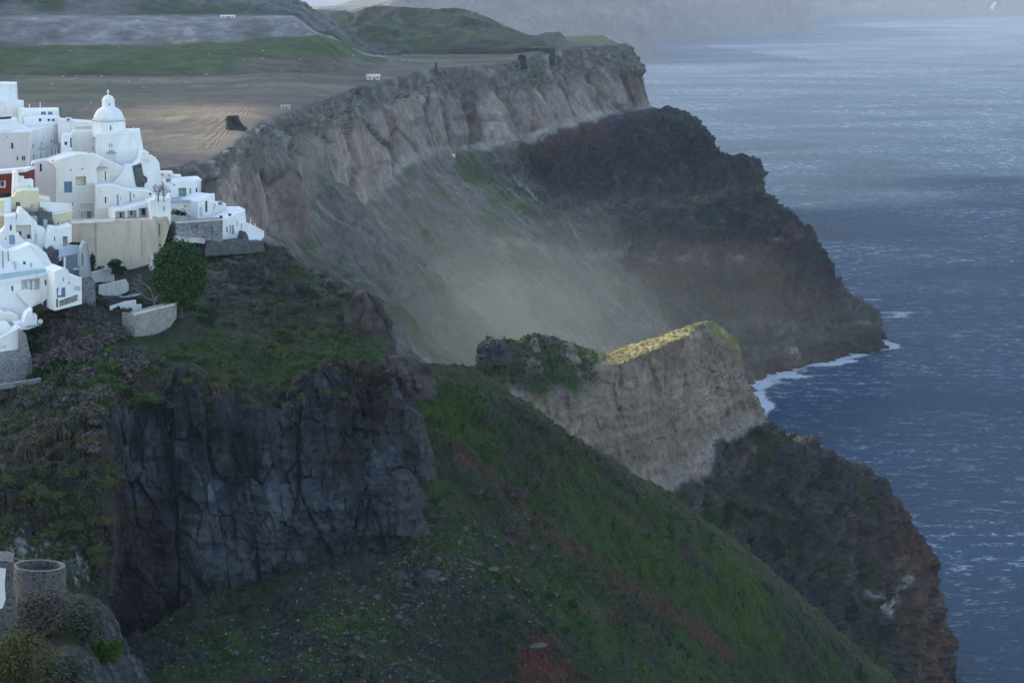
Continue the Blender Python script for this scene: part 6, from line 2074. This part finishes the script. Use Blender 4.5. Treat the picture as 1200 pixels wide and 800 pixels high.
crag('rock_outcrop', 'brown rock knob at the left end of the pumice headland crest', 578, 418, 40, 24, ['pumice_headland'], 'rockdark', 5, [((.05, 1.2), -.2), ((0, 1.0), .2), ((-.03, .85), .55), ((0, .6), .85), ((0, .25), 1.0)])
crag('rock_pinnacle', 'square little rock pinnacle on the grassy crest of the pumice headland', 626, 406, 10, 12, ['pumice_headland'], 'rocktan', 6, [((0, 1.5), -.3), ((0, 1.0), .2), ((0, .85), .7), ((.05, .6), 1.0)])
crag('rock_outcrop', 'pale tuff knob on the crest between the grass and the sunlit turf', 664, 418, 26, 18, ['pumice_headland'], 'rocktan', 7, [((0, 1.4), -.3), ((0, 1.0), .2), ((.05, .75), .65), ((.05, .3), 1.0)])
crag('rock_outcrop', 'pale top knob at the seaward end of the sunlit turf', 823, 386, 12, 9, ['pumice_headland'], 'rocktan', 8, [((0, 1.8), -.4), ((0, 1.1), .3), ((-.1, .6), .8), ((-.1, .3), 1.0)])
BL = [((0, 1.25), -.15), ((0, 1.1), .15), ((.02, 1.0), .4), ((-.02, .85), .65), ((-.06, .6), .87), ((-.1, .25), 1.0)]
crag('rock_outcrop', 'brown rocky bluff on the shoulder right of the village hill, above the ridge', 431, 424, 60, 88, None, 'rockbrown', 9, BL, Y=412)
crag('rock_outcrop', 'brown rock outcrop where the dark cliff top meets the green ridge', 474, 452, 62, 40, None, 'rockbrown', 10, BL, Y=388)
crag('rock_outcrop', 'upper dark rock rib on the right edge of the dark cliff', 483, 545, 44, 74, None, 'rockdark', 11, BL, Y=374)
crag('rock_outcrop', 'dark rock rib at mid height of the right cliff edge', 478, 610, 40, 66, None, 'rockdark', 12, BL, Y=364)
WS = [m_.copy() for m_ in ROCKM[:3]]
for m_ in WS: m_.materials.append(M['oldwhite'])
for i in range(34):
    px, py = rnd.uniform(40, 420), rnd.choice([rnd.uniform(50, 90), rnd.uniform(30, 50), rnd.uniform(86, 90), rnd.uniform(95, 130)])
    h = ground_hit(px, py, ['plateau', 'terraced_bank'])
    if not h: continue
    o = obj_of('white_stone', rnd.choice(WS), None, tuple(h[0] + Vector((0, 0, .1))), rnd.uniform(0, 6), rnd.uniform(.25, .7))
    tag(o, 'tiny white stone on the far green bank and fields', 'stone', 'white stones on the far fields')

# ---- a sailing boat off the far coast
bY = F * H / (14.6 + 73)
bp_ = WV(1163, 14.6, bY)
bp_.z = 0
e = empty('sailing_boat', tuple(bp_), 'sailing boat with a pale yellow sail and red hull off the far coast', 'boat')
bm = bmesh.new()
st = [(-9, .4, 1.6), (-6, 1.8, 1.5), (0, 2.4, 1.4), (6, 1.6, 1.7), (10, .1, 2.2)]
vr = [[bm.verts.new((x, -w, z)), bm.verts.new((x, -w * .5, -.6)), bm.verts.new((x, w * .5, -.6)), bm.verts.new((x, w, z))] for x, w, z in st]
for a, b in zip(vr[:-1], vr[1:]):
    for i in range(3): bm.faces.new((a[i], a[i + 1], b[i + 1], b[i]))
    bm.faces.new((a[3], a[0], b[0], b[3]))
bm.faces.new(vr[0]); bm.faces.new(vr[-1][::-1])
bm_obj('hull', bm, M['red'], e)
bm = bmesh.new()
bmesh.ops.create_cone(bm, cap_ends=True, segments=8, radius1=.3, radius2=.15, depth=40, matrix=Matrix.Translation((0, 0, 21)))
bm_obj('mast', bm, M['metal'], e)
bm = bmesh.new()
tri = [[bm.verts.new((x, y, z)) for (x, z) in ((-10, 20), (.2, 12), (14, 42), (2, 38))] for y in (-.35, -.25)]
bm.faces.new(tri[0]); bm.faces.new(tri[1][::-1])
for i in range(4): bm.faces.new((tri[0][i], tri[0][(i + 1) % 4], tri[1][(i + 1) % 4], tri[1][i]))
bm_obj('sail', bm, M['yellow'], e)

# ---- wind-blown dust hanging in the gap behind the ridge
def dust(c, r, dens, seed):
    bm = bmesh.new()
    bmesh.ops.create_icosphere(bm, subdivisions=4, radius=1)
    co = np.array([v.co[:] for v in bm.verts])
    co = co * (1 + .6 * fbm(co + seed, 1.1, 4)[:, None]) * np.array(r) + np.array(c)
    for v, p in zip(bm.verts, co): v.co = p
    m_ = bpy.data.materials.new('dust')
    m_.use_nodes = True
    nt = m_.node_tree
    nt.nodes.remove(nt.nodes['Principled BSDF'])
    pv = nt.nodes.new('ShaderNodeVolumePrincipled')
    pv.inputs['Color'].default_value = (1.0, 0.84, 0.58, 1)
    pv.inputs['Density'].default_value = dens
    pv.inputs['Anisotropy'].default_value = .3
    nt.links.new(pv.outputs[0], nt.nodes['Material Output'].inputs['Volume'])
    tag(bm_obj('dust', bm, m_), kind='stuff')


for (px, py, Y, r, d, s) in DUST:
    dust(W(px, py, Y), r, d, s)
